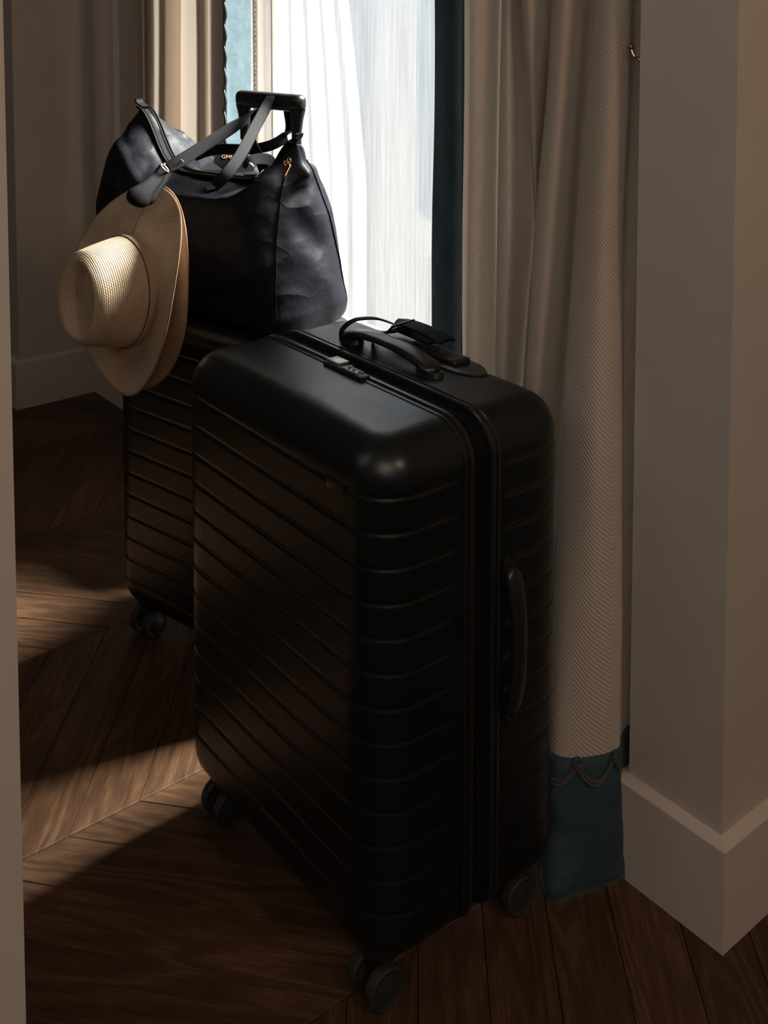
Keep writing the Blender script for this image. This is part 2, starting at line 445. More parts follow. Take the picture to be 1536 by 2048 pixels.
# baseboards: moulded board with a sloped top, run along a plan outline (outward = towards the room)
def baseboard(name, path, hgt=0.143, th=0.017):
    path = [Vector((p[0], p[1], 0)) for p in path]; frames = []
    for i, p in enumerate(path):
        d0 = (p - path[i - 1]).normalized() if i else None
        d1 = (path[i + 1] - p).normalized() if i < len(path) - 1 else None
        d0 = d0 or d1; d1 = d1 or d0
        n0 = Vector((d0.y, -d0.x, 0)); n1 = Vector((d1.y, -d1.x, 0)); n = (n0 + n1)
        n = n / n.dot(n0)
        frames.append((n, Vector((0, 0, 1))))
    prof = [(-0.006, 0.0), (th, 0.0), (th, hgt - 0.002), (th - 0.0015, hgt), (0.001, hgt + 0.005), (-0.006, hgt + 0.005)]
    g = G().sweep(path, frames, prof)
    return struct(mk(name, g, M_TRIM, angle=25))
baseboard('baseboard_right', [(1.30, PY1), (1.229, PY1), (1.229, PY0), (2.39, PY0)])
# the sweep turns outward to the right of travel: check winding by travelling so that the room is on the right
baseboard('baseboard_window', [(WX, 3.281), (WX, OY1 + 0.02)][::1])
baseboard('baseboard_alcove', [(1.212, 4.99), (1.212, 3.281), (WX, 3.281)][::1])
baseboard('baseboard_far', [(-2.99, 5.0), (1.213, 5.0)])

# panel mould on the window wall between the corner and the curtain
def vert_mould(name, X, Y0, Y1, z0, z1, mat):
    w = Y1 - Y0
    prof = [(0.0, 0.0), (0.0, 0.010), (0.05, 0.016), (0.12, 0.018), (0.17, 0.012), (0.20, 0.006), (0.24, 0.006), (0.30, 0.010), (0.36, 0.022), (0.46, 0.030), (0.52, 0.024), (0.56, 0.014),
            (0.60, 0.012), (0.64, 0.020), (0.72, 0.024), (0.78, 0.016), (0.82, 0.008), (0.88, 0.008), (0.92, 0.013), (0.98, 0.013), (1.0, 0.0)]
    fr = [(Vector((0, 1, 0)), Vector((-1, 0, 0)))] * 2
    g = G().sweep([Vector((X, Y0, z0)), Vector((X, Y0, z1))], fr, [(a * w, b) for a, b in prof])
    return struct(mk(name, g, mat, angle=20))
vert_mould('trim_1', WX, 3.085, 3.235, 0.20, ZC, M_TRIM)

# parquet: chevron planks in their true layout
def plank_mesh(hand):
    W_, BH, RISE, gp = 0.1175, 0.476, 0.402, 0.0006
    T = 0.011
    sgn = hand
    base = [(gp, gp), (W_ - gp, gp), (W_ - gp + RISE, BH - gp), (gp + RISE, BH - gp)]
    if hand < 0: base = [(x, BH - y) for x, y in base][::-1]
    d = Vector((RISE, BH * sgn)).normalized(); pn = Vector((-d.y, d.x))
    cx = sum(p[0] for p in base) / 4; cy = sum(p[1] for p in base) / 4
    def ins(k): return [(cx + (x - cx) * (1 - k), cy + (y - cy) * (1 - k)) for x, y in base]
    vs = [(x, y, -T) for x, y in base] + [(x, y, -0.0009) for x, y in base] + [(x, y, 0.0) for x, y in ins(0.010)]
    fs = [(0, 1, 5, 4), (1, 2, 6, 5), (2, 3, 7, 6), (3, 0, 4, 7), (4, 5, 9, 8), (5, 6, 10, 9), (6, 7, 11, 10), (7, 4, 8, 11), (8, 9, 10, 11), (3, 2, 1, 0)]
    me = bpy.data.meshes.new('plank'); me.from_pydata(vs, [], fs)
    ul = me.uv_layers.new(name='UVMap')
    for lp in me.loops:
        v = me.vertices[lp.vertex_index].co; ul.data[lp.index].uv = (Vector((v.x, v.y)).dot(d), Vector((v.x, v.y)).dot(pn))
    me.materials.append(M_WOOD); return me
PM = {1: plank_mesh(1), -1: plank_mesh(-1)}
for k in range(-3, 6):
    y0 = 1.530 + 0.476 * k
    hand = 1 if k % 2 == 0 else -1
    for n in range(-24, 10):
        x = 0.624 + 0.1175 * n
        if x + 0.402 + 0.1175 < (-0.2 if k < -1 else -1.25 if k > 0 else -0.75) or x > (1.45 if k >= 0 else 1.75): continue
        if x + 0.402 > 1.50 and x > 1.35: continue
        if k < -1 and x < -0.6: continue
        o = bpy.data.objects.new('plank', PM[hand]); COL.objects.link(o)
        o.parent = floor; o.location = (x, y0, -random.random() * 0.0004)
sub = mk('subfloor', G().box(-3.0, 2.4, -2.05, 5.0, -0.0105, -0.010), M_WOOD, parent=floor)

# ------------------------------------------------------------------ window
win = struct(empty('window_1', (1.72, (OY0 + OY1) / 2, OZ0)))
g = G()
fx0, fx1 = 1.702, 1.742
for a in ((fx0, fx1, OY0, OY0 + 0.03, OZ0, OZ1), (fx0, fx1, OY1 - 0.03, OY1, OZ0, OZ1), (fx0, fx1, OY0 + 0.03, OY1 - 0.03, OZ1 - 0.07, OZ1), (fx0, fx1, OY0 + 0.03, OY1 - 0.03, OZ0, OZ0 + 0.10)):
    g.box(*a, bev=0.004)
mk('window_frame', g, M_FRAME, parent=win)
mk('window_pane', G().box(1.720, 1.726, OY0 + 0.025, OY1 - 0.025, OZ0 + 0.095, OZ1 - 0.065), M_GLASS, parent=win)
mk('window_sill', G().box(WX - 0.01, 1.80, OY0, OY1, OZ0, OZ0 + 0.02, bev=0.004), M_STONE, parent=win)
# carved jamb lining of the window with a run of beads
jl = struct(empty('trim_2', (1.66, OY1, OZ0)))
Yj = OY1
prof = [(0.0, -0.001), (0.0, 0.012), (0.010, 0.016), (0.022, 0.016), (0.028, 0.006), (0.062, 0.006), (0.066, 0.014), (0.080, 0.030), (0.098, 0.034), (0.108, 0.022), (0.112, 0.012), (0.150, 0.012), (0.156, 0.020), (0.190, 0.020), (0.196, -0.001)]
XJ = 1.632
def jam(name, x0, prof, mat):
    fr = [(Vector((1, 0, 0)), Vector((0, -1, 0)))] * 2
    prof = [(a * 0.34, b * 0.7) for a, b in prof]
    return mk(name, G().sweep([Vector((x0, Yj, OZ0 + 0.02)), Vector((x0, Yj, OZ1))], fr, prof), mat, parent=jl, angle=25)
jam('moulding', XJ, prof, M_FRAME)
gb = G(); zz = 0.70
bp = [(0.0001, -0.0058), (0.0040, -0.0041), (0.0058, 0), (0.0040, 0.0041), (0.0001, 0.0058)]
while zz < 1.60:
    gb.lathe([(r * 1.0, h * 1.0) for r, h in bp], 'y', (XJ + 0.0153, Yj - 0.007, zz), 10); zz += 0.0135
bd = mk('bead_row', gb, M_SILVER, parent=jl); bd['kind'] = 'stuff'

# ------------------------------------------------------------------ curtains
def sheet(levels, zs, sub=7, wr=0.0, seed=0):
    """levels: per height a list of (px, X); returns rows of points and uvs"""
    L0 = []
    for lv, z in zip(levels, zs):
        L0.append(catmull([(X, (-px if px < 0 else y_at(px, X, min(z, 1.27))), 0) for px, X in lv], sub))
    s = [0.0]; ref = L0[0]
    for a, b in zip(ref, ref[1:]): s.append(s[-1] + (b - a).length)
    rows = []; uvs = []
    n = 150; zt, zb = zs[0], zs[-1]
    hs = [zt + (zb - zt) * i / n for i in range(n + 1)]
    for z in hs:
        i = 0
        while i < len(zs) - 2 and z < zs[i + 1]: i += 1
        t = (zs[i] - z) / (zs[i] - zs[i + 1]); t = max(0, min(1, t))
        r = []
        for k, (p, q) in enumerate(zip(L0[i], L0[i + 1])):
            c = p.lerp(q, t)
            if wr:
                nv = noise.noise_vector(Vector((s[k] * 9 + seed, z * 3.0, seed))) * wr
                c = c + Vector((nv.x, nv.y, 0))
            r.append(Vector((c.x, c.y, z)))
        rows.append(r); uvs.append([(s[k], z) for k in range(len(r))])
    return rows, uvs
def crop(rows, uvs, z0, z1):
    rr = [(r, u) for r, u in zip(rows, uvs) if z0 - 1e-6 <= r[0].z <= z1 + 1e-6]
    return [a for a, b in rr], [b for a, b in rr]

ZT = 1.27; Z7 = 0.885; Z11 = 0.60
# right curtain: right-hand end first, towards the window last
top = [(-0.970, 1.45), (-0.990, 1.36), (1278, 1.315), (1258, 1.262), (1225, 1.240), (1197, 1.245), (1187, 1.262), (1192, 1.30), (1186, 1.325), (1165, 1.285), (1135, 1.25), (1114, 1.255), (1110, 1.275), (1116, 1.31), (1108, 1.33), (1090, 1.29), (1062, 1.255), (1047, 1.262), (1045, 1.28), (1050, 1.31),
       (1044, 1.325), (1034, 1.30), (1018, 1.265), (1005, 1.27), (1003, 1.285), (1008, 1.31), (1000, 1.325), (982, 1.285), (955, 1.255), (933, 1.255), (930, 1.27)]
m7 = [(-0.970, 1.45), (-0.990, 1.36), (1262, 1.290), (1243, 1.245), (1205, 1.215), (1168, 1.22), (1149, 1.240), (1156, 1.285), (1150, 1.315), (1130, 1.27), (1100, 1.235), (1074, 1.235), (1068, 1.255), (1078, 1.30), (1085, 1.325), (1082, 1.31), (1078, 1.29), (1074, 1.29), (1072, 1.30), (1076, 1.32),
      (1070, 1.335), (1050, 1.30), (1022, 1.255), (1000, 1.255), (996, 1.275), (1001, 1.31), (994, 1.325), (975, 1.285), (950, 1.255), (928, 1.255), (925, 1.27)]
m11 = [(-0.970, 1.45), (-0.990, 1.36), (1258, 1.262), (1240, 1.215), (1190, 1.172), (1140, 1.172), (1120, 1.195), (1132, 1.25), (1128, 1.29), (1100, 1.25), (1070, 1.21), (1050, 1.215), (1045, 1.24), (1052, 1.30), (1060, 1.325), (1056, 1.31), (1050, 1.29), (1048, 1.29), (1046, 1.30), (1050, 1.32),
       (1044, 1.335), (1030, 1.30), (1010, 1.255), (995, 1.255), (990, 1.275), (996, 1.31), (990, 1.325), (972, 1.285), (950, 1.255), (928, 1.255), (925, 1.27)]
bot = [(-0.970, 1.45), (-0.986, 1.36), (1250, 1.240), (1237, 1.200), (1175, 1.152), (1110, 1.105), (1083, 1.108), (1086, 1.17), (1080, 1.24), (1060, 1.22), (1030, 1.19), (1015, 1.195), (1010, 1.22), (1020, 1.28), (1030, 1.31), (1026, 1.30), (1020, 1.29), (1018, 1.29), (1016, 1.30), (1020, 1.32),
       (1014, 1.335), (1004, 1.30), (990, 1.255), (980, 1.255), (976, 1.275), (984, 1.31), (980, 1.325), (965, 1.285), (945, 1.255), (928, 1.255), (925, 1.27)]
rows, uvs = sheet([top, top, m7, m11, bot], [2.62, ZT, Z7, Z11, 0.004], wr=0.004, seed=3)
VB = 0.183
cur = tag(empty('curtain', (1.24, 1.15, 0)), 'cream herringbone curtain with dark velvet edge, hanging beside the right wall corner', 'curtain')
a, u = crop(rows, uvs, VB, 3)
mk('linen_panel', G().grid(a, u), M_LINEN, parent=cur, solid=-1, angle=0)
a2, u2 = crop(rows, uvs, 0, VB + 0.02)
def bulge(rws):
    out = []
    for r in rws:
        out.append([p + Vector(((noise.noise(Vector((p.y * 14 + p.z * 9, p.z * 16 - p.y * 10, 1))) * 0.016 + abs(noise.noise(Vector((p.y * 30 + p.z * 14, p.z * 24, 5)))) * 0.008) * min(1, (VB - p.z) / 0.06 if p.z < VB else 0) * (1 if p.y < 1.0 else max(0, 1 - (p.y - 1.0) / 0.02)), 0, 0)) for p in r])
    return out
mk('velvet_border', G().grid(bulge(a2), u2), M_VELVET, parent=cur, solid=0.004, angle=0)
# velvet edge towards the window
e1 = [(930, 1.272), (915, 1.292), (890, 1.30), (870, 1.312)]; e2 = [(926, 1.272), (912, 1.292), (890, 1.30), (868, 1.312)]
ra, ua = sheet([e1, e1, e2, e2, e2], [2.62, ZT, Z7, Z11, 0.006], wr=0.006, seed=9)
mk('velvet_edge', G().grid(ra, ua), M_VELVET, parent=cur, solid=0.006, angle=0)
# scalloped cord along the seam of the hem
edge_row = a[-1]
acc = [0.0]
for p, q in zip(edge_row, edge_row[1:]): acc.append(acc[-1] + (q - p).length)
def on_edge(row, ac, t):
    for i in range(len(ac) - 1):
        if ac[i + 1] >= t:
            k = (t - ac[i]) / max(1e-9, ac[i + 1] - ac[i]); return row[i].lerp(row[i + 1], k), (row[i + 1] - row[i]).normalized()
    return row[-1].copy(), (row[-1] - row[-2]).normalized()
gc = G(); gc2 = G()
per = 0.054; t = 0.0; P = []
while t < min(acc[-1], 0.62):
    p, d = on_edge(edge_row, acc, t)
    n = Vector((d.y, -d.x, 0)); n = n if n.x < 0 else -n
    ph = (t % per) / per
    z = VB + 0.012 - 0.030 * abs(sin(pi * ph)) ** 0.8
    P.append(Vector((p.x, p.y, z)) + n * (0.007 + 0.003 * sin(pi * ph)))
    t += 0.0035
gc.tube(P, 0.0032, 6)
gc2.tube([p + Vector((-0.002, -0.001, -0.0045)) for p in P], 0.0016, 5)
hb = mk('cord_trim', gc, M_CORD, parent=cur); mk('cord_edging', gc2, M_CORD2, parent=hb)
t = 0.0
while t < 0.62:
    p, d = on_edge(edge_row, acc, t); n = Vector((d.y, -d.x, 0)); n = n if n.x < 0 else -n
    c = Vector((p.x, p.y, VB + 0.010)) + n * 0.008
    mk('cord_knot', G().tube([c + n * 0.003 * cos(q) + Vector((0, 0, 0.008 * sin(q))) + d * 0.004 * cos(q) for q in [i * 2 * pi / 10 for i in range(10)]], 0.0028, 5, closed=True), M_CORD, parent=cur); t += per

# left curtain
ltop = [(266, 1.42), (278, 1.36), (284, 1.345), (288, 1.360), (292, 1.392), (296, 1.396), (303, 1.370), (320, 1.322), (325, 1.315), (332, 1.322), (345, 1.352), (358, 1.386), (363, 1.390), (368, 1.380), (382, 1.345), (396, 1.316), (400, 1.312), (407, 1.325), (415, 1.350), (419, 1.352), (430, 1.325), (450, 1.300)]
lbot = [(p + 2, X) for p, X in ltop]
rl, ul_ = sheet([ltop, ltop, lbot, lbot], [2.62, ZT, 0.7, 0.19], wr=0.003, seed=21)
cul = tag(empty('curtain', (1.33, 2.4, 0)), 'cream curtain with bright blue velvet edge, hanging left of the window behind the bag', 'curtain')
mk('linen_panel', G().grid(rl, ul_), M_LINEN, parent=cul, solid=-1, angle=0)
rl2, ul2 = sheet([lbot, lbot], [0.21, 0.006], wr=0.003, seed=21)
mk('velvet_border', G().grid(rl2, ul2), M_VELVET, parent=cul, solid=0.004, angle=0)
le = [(452, 1.300), (458, 1.325), (476, 1.375), (492, 1.425), (500, 1.45)]
leb = [(400, 1.345), (440, 1.300), (500, 1.290), (560, 1.32), (600, 1.35)]  # unseen lower part, spread inward to block sun from the floor beyond
re_, ue = sheet([le, le, le, leb, leb], [2.62, ZT, 0.66, 0.50, 0.006], wr=0.006, seed=5)
mk('velvet_edge', G().grid(re_, ue), M_VELVET, parent=cul, solid=0.006, angle=0)
gc = G(); P = []; z = 0.25
while z < 1.6:
    c = Vector((1.300, y_at(450, 1.300, min(z, 1.27)), z)); P.append(c + Vector((-0.006, -0.004 - 0.010 * abs(sin(pi * z / 0.05)), 0))); z += 0.004
gc.tube(P, 0.0034, 6); mk('cord_trim', gc, M_CORD, parent=cul)

# sheers
def sheer_rows(pL, pR_top, pR_bot, X, amp, nf, z0, z1, seed):
    rows = []; uvs = []; n = 200
    for i in range(61):
        z = z1 + (z0 - z1) * i / 60; f = max(0, min(1, (1.30 - z) / 0.5))
        pR = pR_top + (pR_bot - pR_top) * (f ** 0.8 if f > 0 else 0)
        yL = y_at(pL, X, min(z, 1.27)); yR = y_at(pR, X, min(z, 1.27))
        r = []; u = []
        for k in range(n + 1):
            s = k / n; Y = yL + (yR - yL) * s
            ph = 2 * pi * nf * (s ** 1.15) + 0.8 * sin(3 * s + seed)
            x = X + amp * sin(ph) * (0.6 + 0.4 * noise.noise(Vector((s * 4, z * 0.6, seed)))) * (0.9 + 0.3 * (1.3 - z))
            r.append(Vector((x, Y + amp * 0.35 * sin(2 * ph), z))); u.append((Y * 1.6, z))
        rows.append(r); uvs.append(u)
    return rows, uvs
rs, us = sheer_rows(548, 692, 735, 1.650, 0.016, 5, 0.13, 2.46, 1.0)
o = mk('sheer_curtain', G().grid(rs, us), M_SHEER, origin=(1.650, 2.4, 0.13), angle=0)
tag(o, 'pleated white voile curtain, pulled to the left half of the window', 'sheer curtain')
rs, us = sheer_rows(556, 900, 902, 1.688, 0.0022, 3, 0.13, 2.46, 2.0)
yA = OY0 + 0.02
rows2 = []; uvs2 = []
for r, u in zip(rs, us):
    y1 = r[0].y; y2 = yA
    rr = []; uu = []
    for k in range(121):
        s = k / 120; Y = y1 + (y2 - y1) * s
        rr.append(Vector((1.688 + 0.0025 * sin(9 * s + 1) + 0.0015 * sin(31 * s), Y, r[0].z))); uu.append((Y, r[0].z))
    rows2.append(rr); uvs2.append(uu)
o = mk('sheer_curtain', G().grid(rows2, uvs2), M_SHEER2, origin=(1.688, 1.9, 0.13), angle=0)
tag(o, 'flat smooth white voile panel covering the whole bright window pane', 'sheer curtain')

# ------------------------------------------------------------------ suitcases
def rr_loop(w, z0, z1, rt, rb, n=9):
    """closed outline in (y,z) with outward normals"""
    P = []
    def arc(cy, cz, r, a0, a1):
        for i in range(n): 
            a = a0 + (a1 - a0) * i / (n - 1); P.append((cy + r * cos(a), cz + r * sin(a), cos(a), sin(a)))
    h = w / 2
    arc(h - rt, z1 - rt, rt, 0, pi / 2); arc(-h + rt, z1 - rt, rt, pi / 2, pi)
    arc(-h + rb, z0 + rb, rb, pi, 1.5 * pi); arc(h - rb, z0 + rb, rb, 1.5 * pi, 2 * pi)
    return P
def suitcase(name, cx, cy, rz, w, d, z0, z1, grooves, label, group, gap=0.030):
    t = empty(name, (cx, cy, 0), rz); tag(t, label, 'suitcase', group)
    r, rt, rb = 0.062, 0.052, 0.045
    hw, hd = w / 2, d / 2; xg = gap / 2
    zl = []
    for i in range(9):
        a = pi / 2 * i / 8; zl.append((z0 + rb * (1 - cos(a)), rb * (1 - sin(a))))
    zs = set()
    for gk_ in grooves:
        for q in (-0.0075, -0.0060, -0.0040, -0.0020, -0.0005, 0.0010, 0.0025, 0.0040, 0.0060, 0.0075): zs.add(round(gk_ + q, 5))
    for z in sorted(zs):
        if z0 + rb + 0.001 < z < z1 - rt - 0.001: zl.append((z, 0.0))
    for i in range(11):
        a = pi / 2 * i / 10; zl.append((z1 - rt + rt * sin(a), rt * (1 - cos(a))))
    def path(t_):
        P = []; cyy = hw - r; cxx = -hd + r; rr = r - t_
        for i in range(8): P.append((-xg + (cxx + xg) * (i / 8) ** 0.9, hw - t_, 0, 1))
        for i in range(11): a = pi / 2 + pi / 2 * i / 10; P.append((cxx + rr * cos(a), cyy + rr * sin(a), cos(a), sin(a)))
        for i in range(1, 24): P.append((-hd + t_, cyy - 2 * cyy * i / 24, -1, 0))
        for i in range(11): a = pi + pi / 2 * i / 10; P.append((cxx + rr * cos(a), -cyy + rr * sin(a), cos(a), sin(a)))
        for i in range(1, 9): P.append((cxx + (-xg - cxx) * (i / 8) ** 1.1, -hw + t_, 0, -1))
        return P
    for side in (1, -1):
        rows = []
        for z, ti in zl:
            dep = 0.0
            for gk_ in grooves:
                q = abs(z - gk_)
                if q < 0.0042: dep = max(dep, 0.0017 * (1 - (q / 0.0042) ** 2))
            row = []
            for x, y, nx, ny in path(ti):
                mk_ = min(1, max(0, (-x - xg - 0.022) / 0.012))
                row.append(Vector((side * (x - nx * dep * mk_), y - ny * dep * mk_, z)))
            rows.append(row)
        g = G().grid(rows)
        n = len(rows[0]); m = len(rows)
        g.f.append(list(range((m - 1) * n, m * n))); g.f.append(list(range(n))[::-1])
        mk('front_shell' if side == 1 else 'back_shell', g, M_SHELL, parent=t, local=True, angle=50)
    lp = rr_loop(w, z0, z1, rt, rb, 10)
    pts = [Vector((0, y, z)) for y, z, a, b in lp]; fr = [(Vector((1, 0, 0)), Vector((0, a, b))) for y, z, a, b in lp]
    for side in (1, -1):
        pr = [(-0.016, -0.002), (-0.0155, 0.0012), (-0.0125, 0.0016), (-0.011, -0.0004), (-0.007, -0.0004), (-0.0055, 0.0028), (-0.001, 0.0030), (0.0005, 0.001), (0.0005, -0.010), (-0.004, -0.010)]
        mk('shell_rim', G().sweep(pts, fr, [(side * (a - xg + 0.0) , b) for a, b in pr], closed=True), M_RIM, parent=t, local=True, angle=30)
    zt_ = mk('zipper', G().sweep(pts, fr, [(-xg, -0.012), (-xg, -0.008), (-0.004, -0.0075), (-0.003, -0.0050), (0.003, -0.0050), (0.004, -0.0075), (xg, -0.008), (xg, -0.012)], closed=True), M_ZIP, parent=t, local=True)
    # casters
    for ix in (-1, 1):
        for iy in (-1, 1):
            x = ix * (hd - 0.050); y = iy * (hw - 0.058)
            ca = random.uniform(-0.2, 0.2) + (0.12 if ix < 0 else 0)
            g = G().lathe([(0.0001, z0 - 0.016), (0.014, z0 - 0.016), (0.026, z0 - 0.008), (0.032, z0 + 0.012), (0.030, z0 + 0.03), (0.0001, z0 + 0.03)], 'z', (x, y, 0), 20)
            g.box(x - 0.019, x + 0.012, y - 0.0085, y + 0.0085, 0.024, z0 - 0.006, bev=0.004)
            c = mk('caster', g, M_BLACK_PLASTIC, parent=t, local=True)
            for s_ in (-1, 1):
                wx = x - 0.008; wy = y + s_ * 0.0185; R = 0.0275
                q = G().lathe([(0.0001, -0.0075), (0.012, -0.0075), (0.016, -0.0060), (0.021, -0.0065), (0.0245, -0.0078), (0.0268, -0.0060), (0.0276, 0.0), (0.0268, 0.0060), (0.0245, 0.0078), (0.021, 0.0065), (0.016, 0.0060), (0.012, 0.0075), (0.0001, 0.0075)], 'y', (wx, wy, R), 28)
                q.lathe([(0.0001, s_ * 0.009), (0.004, s_ * 0.009), (0.0045, 0)], 'y', (wx, wy, R), 10)
                mk('wheel', q, M_RUBBER, parent=c, local=True)
    # small feet / embossed plate on the front
    mk('badge', G().box(-hd - 0.0012, -hd + 0.002, -hw + 0.046, -hw + 0.082, z1 - 0.033, z1 - 0.020, bev=0.0008) if False else G().box(-hd - 0.0013, -hd + 0.002, -hw + 0.066, -hw + 0.102, z1 - 0.073, z1 - 0.058, bev=0.0010), M_BLACK_PLASTIC, parent=t, local=True)
    return t, hw, hd
def grab_handle(t, name, P, U, V, Nn, length, wid=0.030, lift=0.022):
    """moulded flexible handle: arched strip along U, standing along Nn"""
    P, U, V, Nn = Vector(P), Vector(U), Vector(V), Vector(Nn)
    n = 26; pts = []; fr = []; prof_w = []
    rows = []
    for i in range(n + 1):
        s = -1 + 2 * i / n
        h = 0.006 + lift * (1 - abs(s) ** 2.6) * (1 if abs(s) < 1 else 0)
        w = wid * (0.5 - 0.06 * (1 - s * s)) * (1 if abs(s) < 0.86 else sqrt(max(0.02, 1 - ((abs(s) - 0.86) / 0.145) ** 2)))
        th = 0.0042 + 0.0015 * abs(s)
        c = P + U * (s * length / 2) + Nn * h
        rows.append([c + V * a * w + Nn * b * th for a, b in ((-1, -0.4), (-0.93, 0.4), (-0.6, 0.9), (0, 1.05), (0.6, 0.9), (0.93, 0.4), (1, -0.4), (0.9, -1), (-0.9, -1))])
    g = G().grid(rows, closed=True); m = len(rows[0])
    g.f.append(list(range(m))[::-1]); g.f.append([n * m + k for k in range(m)])
    hnd = mk(name, g, M_BLACK_PLASTIC, parent=t, local=True, angle=60)
    for s in (-1, 1):
        g = G(); c = P + U * (s * length * 0.43)
        rows = []
        for a in (0, 1):
            h = -0.001 + a * 0.008
            rows.append([c + U * (0.026 * cos(q)) * (1 - 0.1 * a) + V * (wid * 0.44 * sin(q)) * (1 - 0.1 * a) + Nn * h for q in [k * 2 * pi / 20 for k in range(20)]])
        g.grid(rows, closed=True); g.f.append(list(range(20, 40)))
        mk('handle_pad', g, M_BLACK_PLASTIC, parent=hnd, local=True)
    return hnd

GS = 0.0435
c1x, c1y, c1r = 0.775, 0.973, -0.02200
W1, D1 = 0.5016, 0.334
ax = Vector((cos(c1r), sin(c1r))); ay = Vector((-sin(c1r), cos(c1r)))
cc = Vector((c1x, c1y)) + ax * D1 / 2 + ay * W1 / 2
big, hw, hd = suitcase('suitcase', cc.x, cc.y, c1r, W1, D1, 0.072, 0.733, [0.6705 - GS * k for k in range(13)],
                       'large black ribbed hard-shell suitcase standing in front, luggage tag on its handle', None)
Z1 = 0.733
def l1(u, v): return (v - D1 / 2, u - W1 / 2)         # (u,v) measured from the near corner
# top carry handle
x, y = l1(0.270, 0.228)
th = grab_handle(big, 'carry_handle', (x, y, Z1), (0, 1, 0), (1, 0, 0), (0, 0, 1), 0.218, 0.036, 0.017)
# side handle on the narrow face
grab_handle(big, 'side_handle', (0.046, -hw, 0.435), (0, 0, 1), (1, 0, 0), (0, -1, 0), 0.20, 0.028, 0.016)
# combination lock
g = G(); x, y = l1(0.255, 0.140)
g.box(x - 0.0085, x + 0.0085, y - 0.046, y + 0.046, Z1 - 0.002, Z1 + 0.0055, bev=0.0018)
lk = mk('lock', g, M_BLACK_PLASTIC, parent=big, local=True)
mk('lock_tab', G().box(x - 0.004, x + 0.016, y + 0.014, y + 0.044, Z1 + 0.005, Z1 + 0.0085, bev=0.0012), M_SILVER, parent=lk, local=True)
for k in range(3):
    yy = y - 0.002 - 0.012 * k
    q = G().lathe([(0.0001, -0.0035), (0.0052, -0.0035), (0.0060, -0.0028), (0.0060, 0.0028), (0.0052, 0.0035), (0.0001, 0.0035)], 'y', (x, yy, Z1 + 0.0020), 12)
    mk('number_wheel', q, M_SILVER, parent=lk, local=True, angle=20)
mk('lock_frame', G().box(x - 0.0060, x - 0.0048, y - 0.034, y + 0.006, Z1 + 0.0052, Z1 + 0.0075, bev=0.0003).box(x + 0.0048, x + 0.0060, y - 0.034, y + 0.006, Z1 + 0.0052, Z1 + 0.0075, bev=0.0003), M_SILVER, parent=lk, local=True)
# zipper pulls by the lock
for k, yy in enumerate((y + 0.020, y + 0.034)):
    mk('zipper_pull', G().box(x + 0.010, x + 0.026, yy - 0.004, yy + 0.004, Z1 - 0.005, Z1 - 0.001, bev=0.001), M_STEEL, parent=big, local=True)
# recess and grip of the pushed-down trolley handle
def trolley_top(t, cy_, hd_, zt, ext):
    g = G(); n = 28; rows = []
    for lev, (k, h) in enumerate(((1.0, -0.001), (1.0, 0.0022), (0.90, 0.0034))):
        rows.append([Vector((hd_ - 0.052 + 0.026 * k * max(-1, min(1, 1.5 * sin(q))), cy_ + 0.130 * k * (abs(cos(q)) ** 1.25) * (1 if cos(q) > 0 else -1), zt + h)) for q in [i * 2 * pi / n for i in range(n)]])
    g.grid(rows, closed=True); g.f.append(list(range(2 * n, 3 * n)))
    p = mk('trolley_plate', g, M_BLACK_PLASTIC, parent=t, local=True)
    return p
trolley_top(big, 0.0, hd - 0.0, Z1, 0)
gp = mk('trolley_grip', G().box(hd - 0.066, hd - 0.034, -0.082, 0.082, Z1 + 0.001, Z1 + 0.011, bev=0.004, seg=3), M_BLACK_PLASTIC, parent=big, local=True)
mk('release_button', G().box(hd - 0.058, hd - 0.042, -0.024, 0.024, Z1 + 0.010, Z1 + 0.0125, bev=0.001), M_RUBBER, parent=gp, local=True)

# luggage tag: strap looped round the carry handle, flap lying back over the trolley grip
tagx, tagy = l1(0.330, 0.262)
lt = empty('luggage_tag', (0, 0, 0), M=WM[big] @ Matrix.Translation((tagx, tagy, Z1 + 0.03)))
tag(lt, 'black leather luggage tag strapped to the carry handle of the large front suitcase', 'luggage tag')
def b1(u, v, z): x, y = l1(u, v); return WM[big] @ Vector((x, y, Z1 + z))
g = G(); pts = []; n = 22
ctrl = [b1(0.356, 0.204, 0.008), b1(0.360, 0.208, 0.022), b1(0.354, 0.226, 0.035), b1(0.338, 0.252, 0.037), b1(0.322, 0.270, 0.031), b1(0.304, 0.276, 0.026)]
pts = catmull(ctrl, 6)
g.ribbon(pts, [WM[big].to_3x3() @ Vector((0.15, 1, 0))] * len(pts), 0.013, 0.0022)
mk('strap', g, M_LEATHER, parent=lt)
g = G(); ctrl = [b1(0.330, 0.240, 0.006), b1(0.326, 0.250, 0.014), b1(0.314, 0.262, 0.020), b1(0.300, 0.270, 0.024)]
pts = catmull(ctrl, 5); g.ribbon(pts, [WM[big].to_3x3() @ Vector((1, 0.3, 0))] * len(pts), 0.024, 0.003)
mk('strap_loop', g, M_LEATHER, parent=lt)
